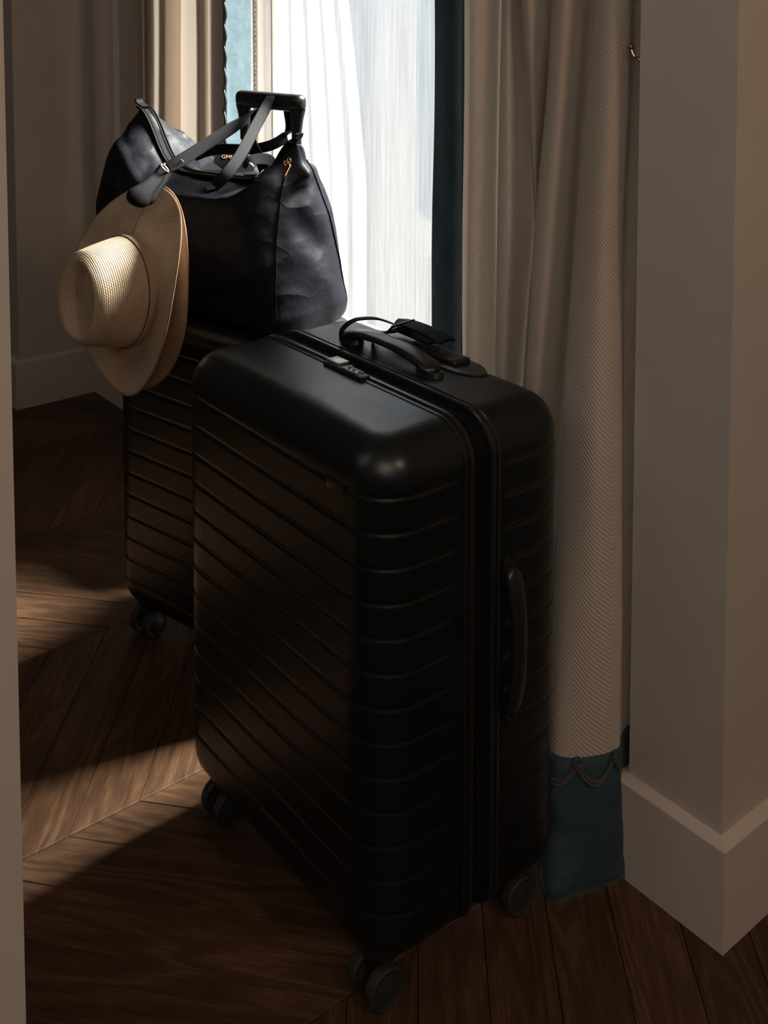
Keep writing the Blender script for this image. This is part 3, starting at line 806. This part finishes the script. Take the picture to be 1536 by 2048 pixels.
# tag body: rounded plate with a sagging curve
rows = []; cx_, cy_ = 0.262, 0.290
for i in range(15):
    s = i / 14; u_ = 0.325 - 0.115 * s; z_ = 0.028 - 0.004 * s + 0.004 * sin(pi * s); hwid = 0.015 * (sqrt(max(0, 1 - ((0.12 - s) / 0.125) ** 2)) if s < 0.12 else 1) + 0.002
    rows.append([b1(u_, cy_ + a * hwid, z_ + 0.003 * cos(a * 1.4) * 1.0 + b * 0.0018) for a, b in ((-1, 0), (-0.9, 1), (0, 1.2), (0.9, 1), (1, 0), (0.9, -1), (0, -1.0), (-0.9, -1))])
g = G().grid(rows, closed=True); g.f.append(list(range(8))[::-1]); g.f.append([14 * 8 + k for k in range(8)])
mk('tag_flap', g, M_LEATHER, parent=lt)
rows = []
for i in range(11):
    s = i / 10; rows.append([b1(0.322 - 0.085 * s, cy_ - 0.004 + a * 0.012, 0.0195 - 0.002 * s + b * 0.0015) for a, b in ((-1, 0), (-0.9, 1), (0.9, 1), (1, 0), (0.9, -1), (-0.9, -1))])
g = G().grid(rows, closed=True); g.f.append(list(range(6))[::-1]); g.f.append([60 + k for k in range(6)])
mk('tag_pocket', g, M_LEATHER, parent=lt)
g = G()
q = [b1(0.310, 0.258, 0.022), b1(0.300, 0.258, 0.032), b1(0.300, 0.300, 0.034), b1(0.310, 0.302, 0.024)]
g.tube(q, 0.0024, 6, closed=True); mk('buckle', g, M_STEEL, parent=lt)

# second suitcase, trolley handle pulled out
c2r = 0.2023; O2 = Vector((0.911, 1.985)); W2, D2 = 0.445, 0.272
bx = Vector((cos(c2r), sin(c2r))); by = Vector((-sin(c2r), cos(c2r)))
c2 = O2 + bx * D2 / 2 - by * W2 / 2
med, hw2, hd2 = suitcase('suitcase', c2.x, c2.y, c2r, W2, D2, 0.070, 0.664, [0.4727 + GS * 3 - GS * k for k in range(12)],
                         'smaller black ribbed suitcase behind, trolley handle raised, black bag standing on top', None)
Z2 = 0.664
def L2(u, v, z): return WM[med] @ Vector((v - D2 / 2, W2 / 2 - u, z))      # u to the right, v away from the camera
def at2(px, py, v):
    n = WM[med].to_3x3() @ Vector((1, 0, 0)); return at_plane(px, py, n, L2(0, v, 0))
trolley_top(med, 0.0, hd2 - 0.0, Z2, 1)
vh = 0.226; zt_h = 1.063
hp = [L2(W2 / 2 - 0.070, vh, Z2 - 0.01), L2(W2 / 2 + 0.070, vh, Z2 - 0.01)]
g = G()
for s in (-1, 1):
    uu = W2 / 2 + s * 0.072
    pts = [L2(uu, vh, Z2 - 0.02), L2(uu, vh, zt_h - 0.055)]
    n1 = (L2(1, 0, 0) - L2(0, 0, 0)); n2 = (L2(0, 1, 0) - L2(0, 0, 0))
    mk('trolley_tube', G().sweep(pts, [(n1, n2)] * 2, [(0.008 * cos(q) * 1.0, 0.006 * sin(q)) for q in [k * 2 * pi / 14 for k in range(14)]]), M_STEEL, parent=med)
for s in (-1, 1):
    rows = []
    for z_, wu, wv, off in ((zt_h - 0.085, 0.0095, 0.009, 0), (zt_h - 0.06, 0.010, 0.010, 0), (zt_h - 0.035, 0.013, 0.012, 0.001), (zt_h - 0.016, 0.017, 0.014, 0.003)):
        c = L2(W2 / 2 + s * (0.072 + off), vh, z_)
        rows.append([c + n1 * wu * cos(q) + n2 * wv * sin(q) for q in [k * 2 * pi / 14 for k in range(14)]])
    mk('handle_post', G().grid(rows, closed=True), M_BLACK_PLASTIC, parent=med)
g = G(); gbm = bmesh.new(); bmesh.ops.create_cube(gbm, size=1)
for v in gbm.verts: v.co = Vector((v.co.x * 0.030, v.co.y * 0.180, v.co.z * 0.034))
bmesh.ops.bevel(gbm, geom=gbm.edges[:], offset=0.0125, segments=4, profile=0.5, affect='EDGES')
T_ = WM[med] @ Matrix.Translation((vh - D2 / 2, 0, zt_h - 0.004))
for v in gbm.verts: v.co = T_ @ v.co
g.from_bm(gbm); mk('trolley_grip', g, M_BLACK_PLASTIC, parent=med)

# ------------------------------------------------------------------ travel bag on the second suitcase
bag = empty('travel_bag', L2(0.17, 0.13, Z2)); tag(bag, 'large black nylon travel bag with gold zip, standing on the smaller suitcase', 'bag')
UL, UR = -0.075, 0.425         # ends of the bag
VC = 0.128
ZB = Z2 + 0.004
def zip_z(s):                  # height of the zip line along the bag, s in -1..1
    l = exp(-((s + 1.0) / 0.30) ** 2) * 0.105; r_ = exp(-((1.0 - s) / 0.22) ** 2) * 0.070
    return 0.925 + l + r_ - 0.012 * cos(s * 2)
def zip_u(s):
    return (0.412 + (-0.040)) / 2 + s * (0.412 + 0.040) / 2
def bag_pt(s, h, side):
    """s -1..1 along, h 0..1 height, side -1 front +1 back"""
    e = abs(s)
    # half depth over height at mid length and at the ends
    Dm = 0.100 + 0.024 * sin(pi * min(1, h / 0.8) * 0.85)
    De = 0.092 * (1 - h) ** 0.75 + 0.004
    Dm2 = Dm if h < 0.78 else Dm * sqrt(max(0, 1 - ((h - 0.78) / 0.22) ** 2)) ** 0.8
    k = e ** 7
    D = Dm2 * (1 - k) + De * k
    return D
def bag_point(s, phi):
    """phi 0..2pi loop: 0 = zip, going down the front, bottom at pi, up the back"""
    ph = phi / (2 * pi)
    e = abs(s); q0 = min(ph, 1 - ph) * 2; k = min(1, e ** (5.5 + 7.5 * min(1, max(0, (q0 - 0.22) / 0.30))))
    zt = zip_z(s); H = zt - ZB
    # position on a rounded trapezoid: fractions of the perimeter
    if ph <= 0.5: side = -1; q = ph / 0.5
    else: side = 1; q = (1 - ph) / 0.5
    # q: 0 zip .. 0.28 shoulder .. 0.82 bottom corner .. 1 bottom centre
    wt = 0.098; wm = 0.116; wb = 0.090
    top_h = H - (0.012 + 0.063 * k) + (0.016 * (1 - k) if side > 0 else -0.004 * (1 - k))
    if q < 0.26:
        a = q / 0.26; v = wt * a; z = H - (H - top_h) * a ** 2.2
        vend = 0.006 + 0.030 * a; zend = H - (H - top_h) * a
    elif q < 0.84:
        a = (q - 0.26) / 0.58; z = top_h * (1 - a) + 0.018 * a
        v = wt + (wm - wt) * sin(min(1, a * 1.5) * pi / 2) - (wm - wb) * max(0, (a - 0.5) / 0.5) ** 2
        vend = 0.036 + 0.058 * a ** 0.8; zend = z
    else:
        a = (q - 0.84) / 0.16; v = wb * cos(a * pi / 2) if a < 1 else 0; z = 0.018 * (1 - sin(min(1, a * 2.5) * pi / 2))
        vend = 0.094 * cos(a * pi / 2) if a < 1 else 0; zend = z
    vv = v * (1 - k) + vend * k; z_ = z * (1 - k) + zend * k
    hh = z_ / H
    ulo = -0.092 + 0.048 * max(0, (hh - 0.65) / 0.35) ** 1.5 + 0.02 * max(0, 0.25 - hh) / 0.25
    uhi = 0.427 - 0.040 * min(1, hh / 0.9) ** 1.1 + 0.006 - 0.012 * max(0, 0.1 - hh) / 0.1
    u = (ulo + uhi) / 2 + s * (uhi - ulo) / 2
    return u, VC + side * vv, ZB + z_
def wrinkle(p):
    a = Vector(p)
    w1 = noise.noise(Vector((a.x * 9 + a.z * 6, a.y * 9, a.z * 14 - a.x * 7))) * 0.007
    w2 = abs(noise.noise(Vector((a.x * 20 - a.z * 12, a.y * 18 + 4, a.z * 22 + a.x * 16)))) * 0.006
    return w1 - w2
rows = []; NS, NP = 90, 110
for i in range(NS + 1):
    s = -1 + 2 * i / NS; s = sin(s * pi / 2) * 0.35 + s * 0.65
    row = []
    for j in range(NP):
        u, v, z = bag_point(s, 2 * pi * j / NP)
        row.append(Vector((u, v, z)))
    rows.append(row)
# wrinkles along the normal
P2 = []
for i, row in enumerate(rows):
    out = []
    for j, p in enumerate(row):
        a = rows[min(i + 1, NS)][j] - rows[max(i - 1, 0)][j]; b = row[(j + 1) % NP] - row[j - 1]
        n = a.cross(b); n = n.normalized() if n.length > 1e-9 else Vector((0, 0, 1))
        h = (p.z - ZB) / 0.3; amp = min(1, max(0.0, h * 4)) * (0.55 + 0.7 * max(0, h - 0.5))
        fold = 0.0
        # long soft folds falling from the right shoulder and under the left corner
        for (fu, fz, du, dz, wd, am) in ((0.40, 0.90, -0.10, -0.05, 0.012, -0.007), (0.36, 0.93, -0.20, -0.035, 0.010, 0.006), (0.06, 0.89, 0.16, 0.03, 0.010, 0.007), (-0.06, 0.90, 0.12, -0.02, 0.010, -0.008), (-0.05, 0.86, 0.14, -0.05, 0.012, 0.006), (0.42, 0.80, -0.13, -0.06, 0.014, -0.006), (0.43, 0.74, -0.10, -0.10, 0.015, 0.005)):
            d = Vector((du, dz)); l = d.length; d /= l; q = Vector((p.x - fu, p.z - fz)); al = q.dot(d); ac_ = q.x * d.y - q.y * d.x
            if -0.02 < al < l: fold += am * exp(-(ac_ / wd) ** 2) * sin(pi * max(0, min(1, al / l)))
        out.append(p - n * (wrinkle(p) * amp + fold * (1 if p.y < VC else 0.4)) * -1)
    P2.append(out)
rowsW = [[L2(*p) for p in r] for r in P2]
g = G().grid(rowsW, closed=True)
for i in (0, NS):                  # gusset ends, ruled from the front edge to the back edge
    out = (L2(1, 0, 0) - L2(0, 0, 0)) * (1 if i else -1)
    MR = 14; prev = None
    for j in range(0, NP // 2 + 1):
        p, q = rowsW[i][j], rowsW[i][(NP - j) % NP]
        cur_ = []
        for m_ in range(MR + 1):
            if m_ == 0: cur_.append(i * NP + j); continue
            if m_ == MR: cur_.append(i * NP + (NP - j) % NP); continue
            t_ = m_ / MR; c = p.lerp(q, t_); hh = (c.z - ZB) / 0.3
            b_ = sin(pi * t_) ** 0.8
            nz = noise.noise(Vector((t_ * 2.0 + c.z * 9, c.z * 17, 3.3 + i)))
            crease = -0.010 * exp(-((hh - 0.80 - 0.10 * t_) / 0.05) ** 2) + 0.006 * exp(-((hh - 0.92) / 0.06) ** 2)
            dd = b_ * (0.010 + 0.006 * min(1, max(0, 1 - hh)) + nz * 0.010 + crease) * min(1, (p - q).length / 0.05)
            g.v.append(c + out * dd); cur_.append(len(g.v) - 1)
        if prev:
            for m_ in range(MR):
                f_ = [prev[m_], prev[m_ + 1], cur_[m_ + 1], cur_[m_]]
                f2 = []
                for x_ in f_:
                    if x_ not in f2: f2.append(x_)
                if len(f2) > 2: g.f.append(f2)
        prev = cur_
mk('bag_body', g, M_NYLON, parent=bag, subsurf=1)
# zip along the top
zp = []; zf = []
upv = Vector((0, 0, 1)); n2v = (L2(0, 1, 0) - L2(0, 0, 0)); n1v = (L2(1, 0, 0) - L2(0, 0, 0))
for i in range(61):
    s = -1 + 2 * i / 60
    u, v, z = bag_point(s * 0.995, 0.0)
    wob = 0.012 * sin(4.5 * s + 0.6) * (1 - s * s) 
    zp.append(L2(u, v + wob, z + 0.0035 - abs(wob) * 0.1)); zf.append((n2v, upv))
g = G().sweep(zp, zf, [(-0.013, -0.002), (-0.013, 0.0005), (-0.007, 0.0040), (-0.004, 0.0012), (0.004, 0.0012), (0.007, 0.0040), (0.013, 0.0005), (0.013, -0.002)])
zz_ = mk('zip_tape', g, M_ZIP, parent=bag, angle=25)
# raised piping beside the zip
for s_ in (-1, 1):
    mk('piping', G().tube([p + n2v * 0.0135 * s_ + upv * 0.002 for p in zp], 0.0022, 6), M_LEATHER, parent=zz_)
# seams of the right-hand gusset
for i in (1, NS - 1):
    for j0, j1 in ((6, 50), (NP - 50, NP - 6)):
        pts = [rowsW[i][j] for j in range(j0, j1)]
        c = sum(pts, Vector()) / len(pts)
        mk('seam_piping', G().tube([p + (n1v * (0.001 if i > 9 else -0.001)) for p in pts], 0.0017, 6), M_NYLON, parent=bag)
# corner tabs at the ends of the zip
for tip, d in ((0, -1), (60, 1)):
    p = zp[tip]; pts = [p - n1v * d * 0.012, p + n1v * d * 0.006 + upv * 0.008, p + n1v * d * 0.010 + upv * 0.016]
    mk('zip_end_tab', G().ribbon(catmull(pts, 4), [n2v] * 9, 0.020, 0.004), M_LEATHER, parent=bag)
# gold zip pull on the right
c = at2(574, 342, 0.115)
g = G()
def zq(px, py): return at2(px, py, 0.055)
g.tube([zq(566, 353), zq(572, 339), zq(578, 326)], [0.0034, 0.0030, 0.0026], 8)
g.tube([zq(570, 349), zq(580, 330)], 0.0018, 6)
mk('zip_pull', g, M_GOLD, parent=bag)
g = G()
for (px, py) in ((577.5, 321), (571, 326)):
    q = zq(px, py); g.tube([q + n1v * 0.0042 * cos(a) + upv * 0.0042 * sin(a) for a in [k * 2 * pi / 12 for k in range(12)]], 0.0014, 6, closed=True)
mk('pull_ring', g, M_GOLD, parent=bag)
# metal lettering on the front panel (tiny gold letters)
def text_mesh(name, body, size, M, mat, parent, ext=0.0006):
    cu = bpy.data.curves.new(name, 'FONT'); cu.body = body; cu.size = size; cu.extrude = ext; cu.align_x = 'CENTER'; cu.align_y = 'CENTER'
    o = bpy.data.objects.new(name + '_tmp', cu); COL.objects.link(o)
    dg = bpy.context.evaluated_depsgraph_get(); dg.update()
    me = bpy.data.meshes.new_from_object(o.evaluated_get(dg)); bpy.data.objects.remove(o)
    g = G(); g.add([M @ v.co for v in me.vertices], [list(p.vertices) for p in me.polygons])
    return mk(name, g, mat, parent=parent, smooth=False)
from mathutils.bvhtree import BVHTree
bagtree = BVHTree.FromPolygons([v for r in rowsW for v in r], [(i * NP + j, i * NP + (j + 1) % NP, (i + 1) * NP + (j + 1) % NP, (i + 1) * NP + j) for i in range(NS) for j in range(NP)])
def hit(px, py, off=0.0):
    d = _ray(px, py).normalized(); h = bagtree.ray_cast(EYEP, d)
    if h[0] is None: return at2(px, py, 0.08), -d
    n = h[1] if h[1].dot(d) < 0 else -h[1]
    return h[0] + n * off, n
def surf_frame(px, py, dpx, dpy, off):
    p, n = hit(px, py, off); q, _ = hit(px + dpx, py + dpy, off)
    x = (q - p).normalized(); x = (x - n * x.dot(n)).normalized(); y = n.cross(x)
    return Matrix(((x.x, y.x, n.x, p.x), (x.y, y.y, n.y, p.y), (x.z, y.z, n.z, p.z), (0, 0, 0, 1)))
def facing(px, py, dx, dy, off, lean):
    p, n = hit(px, py, 0.0); d = _ray(px, py).normalized(); nn = (n * (1 - lean) - d * lean).normalized(); p = p + nn * off
    q = EYEP + _ray(px + dx, py + dy).normalized() * (p - EYEP).length
    x = (q - p); x = (x - nn * x.dot(nn)).normalized(); y = nn.cross(x)
    return Matrix(((x.x, y.x, nn.x, p.x), (x.y, y.y, nn.y, p.y), (x.z, y.z, nn.z, p.z), (0, 0, 0, 1)))
text_mesh('gold_lettering', 'uuo', 0.0135, facing(399, 341, 8, 3, 0.006, 0.8), M_FOIL, bag, 0.0012)
# leather name patch with gold letters lying on the top
Mp = facing(468, 338, 10, 3, 0.016, 0.55)
g = G(); gbm = bmesh.new(); bmesh.ops.create_cube(gbm, size=1)
for v in gbm.verts: v.co = Vector((v.co.x * 0.078, v.co.y * 0.046, v.co.z * 0.0035))
bmesh.ops.bevel(gbm, geom=[e for e in gbm.edges if abs(e.verts[0].co.z - e.verts[1].co.z) > 0.001], offset=0.008, segments=3, profile=0.5, affect='EDGES')
for v in gbm.verts: v.co = Mp @ v.co
g.from_bm(gbm); pt_ = mk('name_patch', g, M_LEATHER, parent=bag)
text_mesh('gold_initials', 'GMM', 0.0115, Mp @ Matrix.Translation((-0.020, 0.004, 0.0024)) @ Matrix.Rotation(radians(40), 4, 'Z'), M_FOIL, pt_, 0.0004)

# straps
def strap(name, pv, wd, width, parent=bag, mat=M_LEATHER, sub=7):
    pts = catmull([at2(px, py, v) for px, py, v in pv], sub)
    if isinstance(wd, Vector): w = [wd] * len(pts)
    else:
        w = catmull(wd, sub)
    g = G().ribbon(pts, w, width, 0.0030); return mk(name, g, mat, parent=parent, angle=28)
U, V_, Zv = n1v, n2v, upv
rtv = Vector((cos(YAW), -sin(YAW), 0))
# front handle: from the front seam up over the trolley grip and down behind it
strap('front_strap', [(428, 372, -0.010), (455, 346, 0.010), (484, 305, 0.060), (510, 255, 0.130), (530, 218, 0.185), (543, 192, 0.215), (556, 190, 0.240), (570, 205, 0.250), (577, 232, 0.252), (579, 258, 0.250), (570, 274, 0.235), (548, 288, 0.215), (520, 296, 0.200), (486, 299, 0.190), (450, 298, 0.18), (420, 302, 0.17), (392, 312, 0.165)],
      [rtv * 0.85 - Zv * 0.5] * 4 + [rtv * 0.9 - Zv * 0.35] + [U + Zv * 0.05] * 3 + [U * 0.9 + V_ * 0.1] * 2 + [Zv + V_ * 0.4] * 7, 0.0215)
strap('back_strap', [(338, 335, -0.004), (362, 321, 0.020), (395, 300, 0.060), (432, 276, 0.110), (470, 252, 0.160), (492, 238, 0.205), (507, 222, 0.245), (512, 232, 0.255), (505, 255, 0.24), (500, 272, 0.20), (507, 296, 0.17), (519, 318, 0.15), (526, 338, 0.14)],
      [Zv * 0.8 - U * 0.2 + V_ * 0.6] * 6 + [Zv * 0.5 + V_ * 0.6 + U * 0.4] * 2 + [U * 0.8 + Zv * 0.3] * 5, 0.0235)
strap('strap_loop', [(488, 336, 0.10), (500, 322, 0.11), (520, 318, 0.13), (538, 320, 0.15), (545, 330, 0.16), (540, 341, 0.15), (528, 342, 0.14)], [Zv * 0.5 + V_ * 0.9] * 7, 0.022)
# patches that anchor the straps on the panels
for px, py in ((424, 378), (500, 352)):
    Ms = surf_frame(px, py, 6, 8, 0.004)
    g = G(); gbm = bmesh.new(); bmesh.ops.create_cube(gbm, size=1)
    for v in gbm.verts: v.co = Ms @ Vector((v.co.x * 0.030, v.co.y * 0.024, v.co.z * 0.003))
    g.from_bm(gbm); mk('strap_anchor', g, M_LEATHER, parent=bag)
# metal slide on the left end of the back strap
g = G(); q = [at2(324, 336, -0.016), at2(329, 329, -0.012), at2(365, 318, 0.006), at2(360, 332, 0.000), at2(330, 343, -0.018)]
g.tube([at2(330, 343, -0.020), at2(356, 333, -0.010)], 0.0022, 6)
sl = mk('strap_slide', g, M_GOLD, parent=bag)
g = G().ribbon([at2(353, 335, -0.012), at2(359, 328, -0.008), at2(365, 321, -0.004)], [U] * 3, 0.011, 0.005); mk('slide_end', g, M_SILVER, parent=sl)
g = G().ribbon([at2(322, 333, -0.018), at2(326, 330, -0.016), at2(330, 327, -0.014)], [U] * 3, 0.005, 0.004)
mk('slide_end', g, M_SILVER, parent=sl)

# ------------------------------------------------------------------ hat clip (leather paddle gripping the brims)
clip = empty('hat_clip', at2(325, 345, -0.03)); tag(clip, 'black leather hat clip hanging from the bag strap, pinching the straw brims', 'hat clip')
fw = Vector((sin(YAW), cos(YAW), 0)); rt_ = Vector((cos(YAW), -sin(YAW), 0))
def dep(px, py, d):
    """point of the pixel ray at forward distance d from the eye"""
    r = _ray(px, py); return EYEP + r * (d / r.dot(fw))
rows = []
cl = [(327, 338, 1.93, 0.0105), (318, 352, 1.92, 0.012), (306, 366, 1.905, 0.0135), (293, 380, 1.89, 0.0165), (281, 392, 1.878, 0.0205), (271, 399, 1.872, 0.0195), (264, 403, 1.870, 0.014), (260, 405.5, 1.869, 0.006)]
ax_ = (dep(262, 404, 1.87) - dep(327, 338, 1.93)).normalized(); wv = ax_.cross(fw * -1 + rt_ * 0.15).normalized(); nv = wv.cross(ax_).normalized()
cp = catmull([Vector((a, b, c)) for a, b, c, d in cl], 4); cw = catmull([Vector((d, 0, 0)) for a, b, c, d in cl], 4)
for p, w in zip(cp, cw):
    c = dep(*p); h = w.x
    rows.append([c + wv * a * h + nv * b * 0.0035 for a, b in ((-1, 0), (-0.93, 0.7), (-0.5, 1), (0.5, 1), (0.93, 0.7), (1, 0), (0.93, -0.7), (-0.93, -0.7))])
g = G().grid(rows, closed=True); g.f.append(list(range(8))[::-1]); g.f.append([(len(rows) - 1) * 8 + k for k in range(8)])
mk('front_paddle', g, M_LEATHER, parent=clip, angle=60)
g = G().grid([[p + fw * 0.022 + rt_ * 0.006 for p in r] for r in rows[2:]], closed=True)
mk('back_paddle', g, M_LEATHER, parent=clip, angle=60)
g = G(); c0 = dep(329, 336, 1.93)
g.tube([c0 + wv * 0.009 * cos(a) + fw * 0.010 * sin(a) for a in [k * 2 * pi / 14 for k in range(14)]], 0.0018, 6, closed=True); mk('clip_ring', g, M_SILVER, parent=clip)

# ------------------------------------------------------------------ straw hats
def cframe(az, tilt, C, roll=0.0):
    """hat frame: z = crown direction"""
    n = (rt_ * -cos(az) - fw * sin(az)).normalized(); n = (n * cos(tilt) + Vector((0, 0, 1)) * sin(tilt)).normalized()
    x = Vector((0, 0, 1)); x = (x - n * x.dot(n)).normalized(); y = n.cross(x)
    R = Matrix(((x.x, y.x, n.x, C.x), (x.y, y.y, n.y, C.y), (x.z, y.z, n.z, C.z), (0, 0, 0, 1)))
    return R @ Matrix.Rotation(roll, 4, 'Z')
def hat(name, Mh, mat, label, curl, scale=1.0, with_band=True):
    # local: +x = up in the picture, +y = towards the viewer's right/near side or its opposite, z = crown
    h = empty(name, (0, 0, 0), M=Mh); tag(h, label, 'hat')
    n = 96; rows = []; uvs = []
    a0, b0 = 0.099 * scale, 0.082 * scale
    ao, bo = 0.183, (0.155 if with_band else 0.151)
    def brim(t, th):
        # t 0 at crown .. 1 at edge
        ax__ = a0 + (ao - a0) * t; bx__ = b0 + (bo - b0) * t
        x = ax__ * cos(th); y = bx__ * sin(th)
        return Vector((x, y, curl(t, th)))
    prof = []
    NB = 18
    for i in range(NB + 1):
        t = 1 - i / NB; rows.append([brim(t, 2 * pi * k / n) for k in range(n)])
    # crown walls and pinched top
    HC = 0.112 * scale
    def crown(i, th):
        t = i; c, s = cos(th), sin(th)
        z = HC * t
        sh = 1 - 0.20 * t ** 1.5
        narrow = 1 - 0.16 * t * max(0, c) ** 1.5
        return Vector((a0 * sh * c * (1 - 0.02 * t), b0 * sh * s * narrow, z + curl(0, th) * (1 - t)))
    for i in range(1, 15):
        t = i / 14 * 0.90; rows.append([crown(t, 2 * pi * k / n) for k in range(n)])
    edge = [crown(0.90, 2 * pi * k / n) for k in range(n)]
    for i in range(1, 27):
        f = i / 26; r_ = []
        for k in range(n):
            th = 2 * pi * k / n; e = edge[k]; q = 1 - f
            x, y = e.x * (q + 0.36 * (1 - q) * min(1, f / 0.3)) - 0.004 * f, e.y * q - 0.013 * min(1, f / 0.6)
            # rounded shoulder, teardrop trough, raised centre
            if f < 0.30: z = e.z + 0.012 * scale * sin(f / 0.30 * pi * 0.62)
            else:
                z0_ = e.z + 0.012 * scale * sin(pi * 0.62)
                a = (f - 0.30) / 0.70; dpt = 0.026 * scale * (1 - 0.30 * cos(th))
                z = z0_ - dpt * min(1, (a / 0.42)) ** 1.3 * (1 if a < 0.42 else 1) + (0.012 * scale * (1 - cos(min(1, (a - 0.42) / 0.5) * pi)) / 2 if a > 0.42 else 0)
            r_.append(Vector((x + 0.002 * (1 - q), y, z)))
        rows.append(r_)
    s = [[0.0] * n]; v = 0.0; uv = []
    for i, r in enumerate(rows):
        if i: v += (rows[i][0] - rows[i - 1][0]).length * 0.5 + (rows[i][n // 4] - rows[i - 1][n // 4]).length * 0.5
        uv.append([(0.55 * k / n, v) for k in range(n)])
    g = G().grid(rows, uv, closed=True); last = len(g.v) - n
    g.f.append(list(range(last, last + n)))
    body = mk('hat_body', g, mat, parent=h, local=True, solid=0.0022, angle=0)
    # brim edge binding
    mk('brim_binding', G().tube([brim(1.0, 2 * pi * k / n) for k in range(n)], 0.0017, 6, closed=True), M_STRAW2, parent=h, local=True)
    if with_band:
        pts = [crown(0.085, 2 * pi * k / n) for k in range(n)]
        fr = [(Vector((0, 0, 1)), Vector((cos(2 * pi * k / n), sin(2 * pi * k / n), 0)).normalized()) for k in range(n)]
        mk('hat_band', G().sweep(pts, fr, [(-0.0085, 0.0008), (-0.0085, 0.0026), (0.0085, 0.0022), (0.0085, 0.0002)], closed=True), M_BAND, parent=h, local=True)
        mk('band_stitching', G().tube([Vector((p.x * 1.012, p.y * 1.012, p.z + 0.0095)) for p in pts], 0.0008, 5, closed=True), M_DARKLINE, parent=h, local=True)
    return h
def curl1(t, th):
    c, s = cos(th), sin(th)
    up = 0.030 * t ** 2 * max(0, s) ** 1.5          # far side rolls up a little
    low = 0.040 * t ** 1.8 * max(0, -s * 0.85 - c * 0.50) ** 1.6   # near lower side rolls up
    dip = -0.052 * t ** 1.3 * max(0, c) ** 2 - 0.004 * t * max(0, -c) ** 2
    return up * 0.5 + low + dip
def curl2(t, th):
    c, s = cos(th), sin(th)
    return -0.046 * t ** 1.3 * max(0, c) ** 2 - 0.008 * t * max(0, -c)
HC_ = dep(258, 580, 1.950)
Mh1 = cframe(radians(50), radians(4), HC_)
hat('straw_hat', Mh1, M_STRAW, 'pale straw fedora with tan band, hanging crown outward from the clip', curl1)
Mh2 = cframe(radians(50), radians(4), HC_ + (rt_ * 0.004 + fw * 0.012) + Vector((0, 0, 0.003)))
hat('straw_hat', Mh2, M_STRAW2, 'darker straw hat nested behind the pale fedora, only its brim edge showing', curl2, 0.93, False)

# ------------------------------------------------------------------ small wall fittings
hk = empty('coat_hook', (1.252, PY1, 1.20)); tag(hk, 'small curved brass hook with ball tip on the back of the right wall', 'hook')
p0 = atX(1262, 92, 1.246); 
z0h = p0.z
cur_pts = [Vector((1.256, PY1 + 0.003, z0h - 0.020)), Vector((1.252, PY1 + 0.010, z0h - 0.026)), atX(1277, 118, 1.248), atX(1270, 114, 1.247), atX(1265, 106, 1.246), atX(1262.5, 96, 1.246)]
cps = catmull(cur_pts, 6); rad = [0.0020 + 0.0016 * (i / (len(cps) - 1)) ** 2 for i in range(len(cps))]
mk('hook_arm', G().tube(cps, rad, 10), M_BRASS, parent=hk)
mk('ball_tip', G().lathe([(0.0001, -0.004), (0.0036, -0.0034), (0.0049, 0), (0.0036, 0.0034), (0.0001, 0.0049)], 'z', tuple(cps[-1] + Vector((0, 0, 0.001))), 14), M_BRASS, parent=hk)
mk('back_plate', G().box(1.240, 1.272, PY1 - 0.001, PY1 + 0.004, z0h - 0.055, z0h + 0.02, bev=0.002), M_BRASS, parent=hk)
p = atX(247, 372, WX)
kb = empty('curtain_holdback', (WX, p.y, p.z)); tag(kb, 'pale painted holdback knob on the wall just left of the black bag', 'holdback')
mk('knob', G().lathe([(0.0001, -0.034), (0.012, -0.032), (0.016, -0.026), (0.010, -0.018), (0.006, -0.010), (0.014, -0.004), (0.018, 0.0)], 'x', (WX, p.y, p.z), 18), M_TRIM, parent=kb)
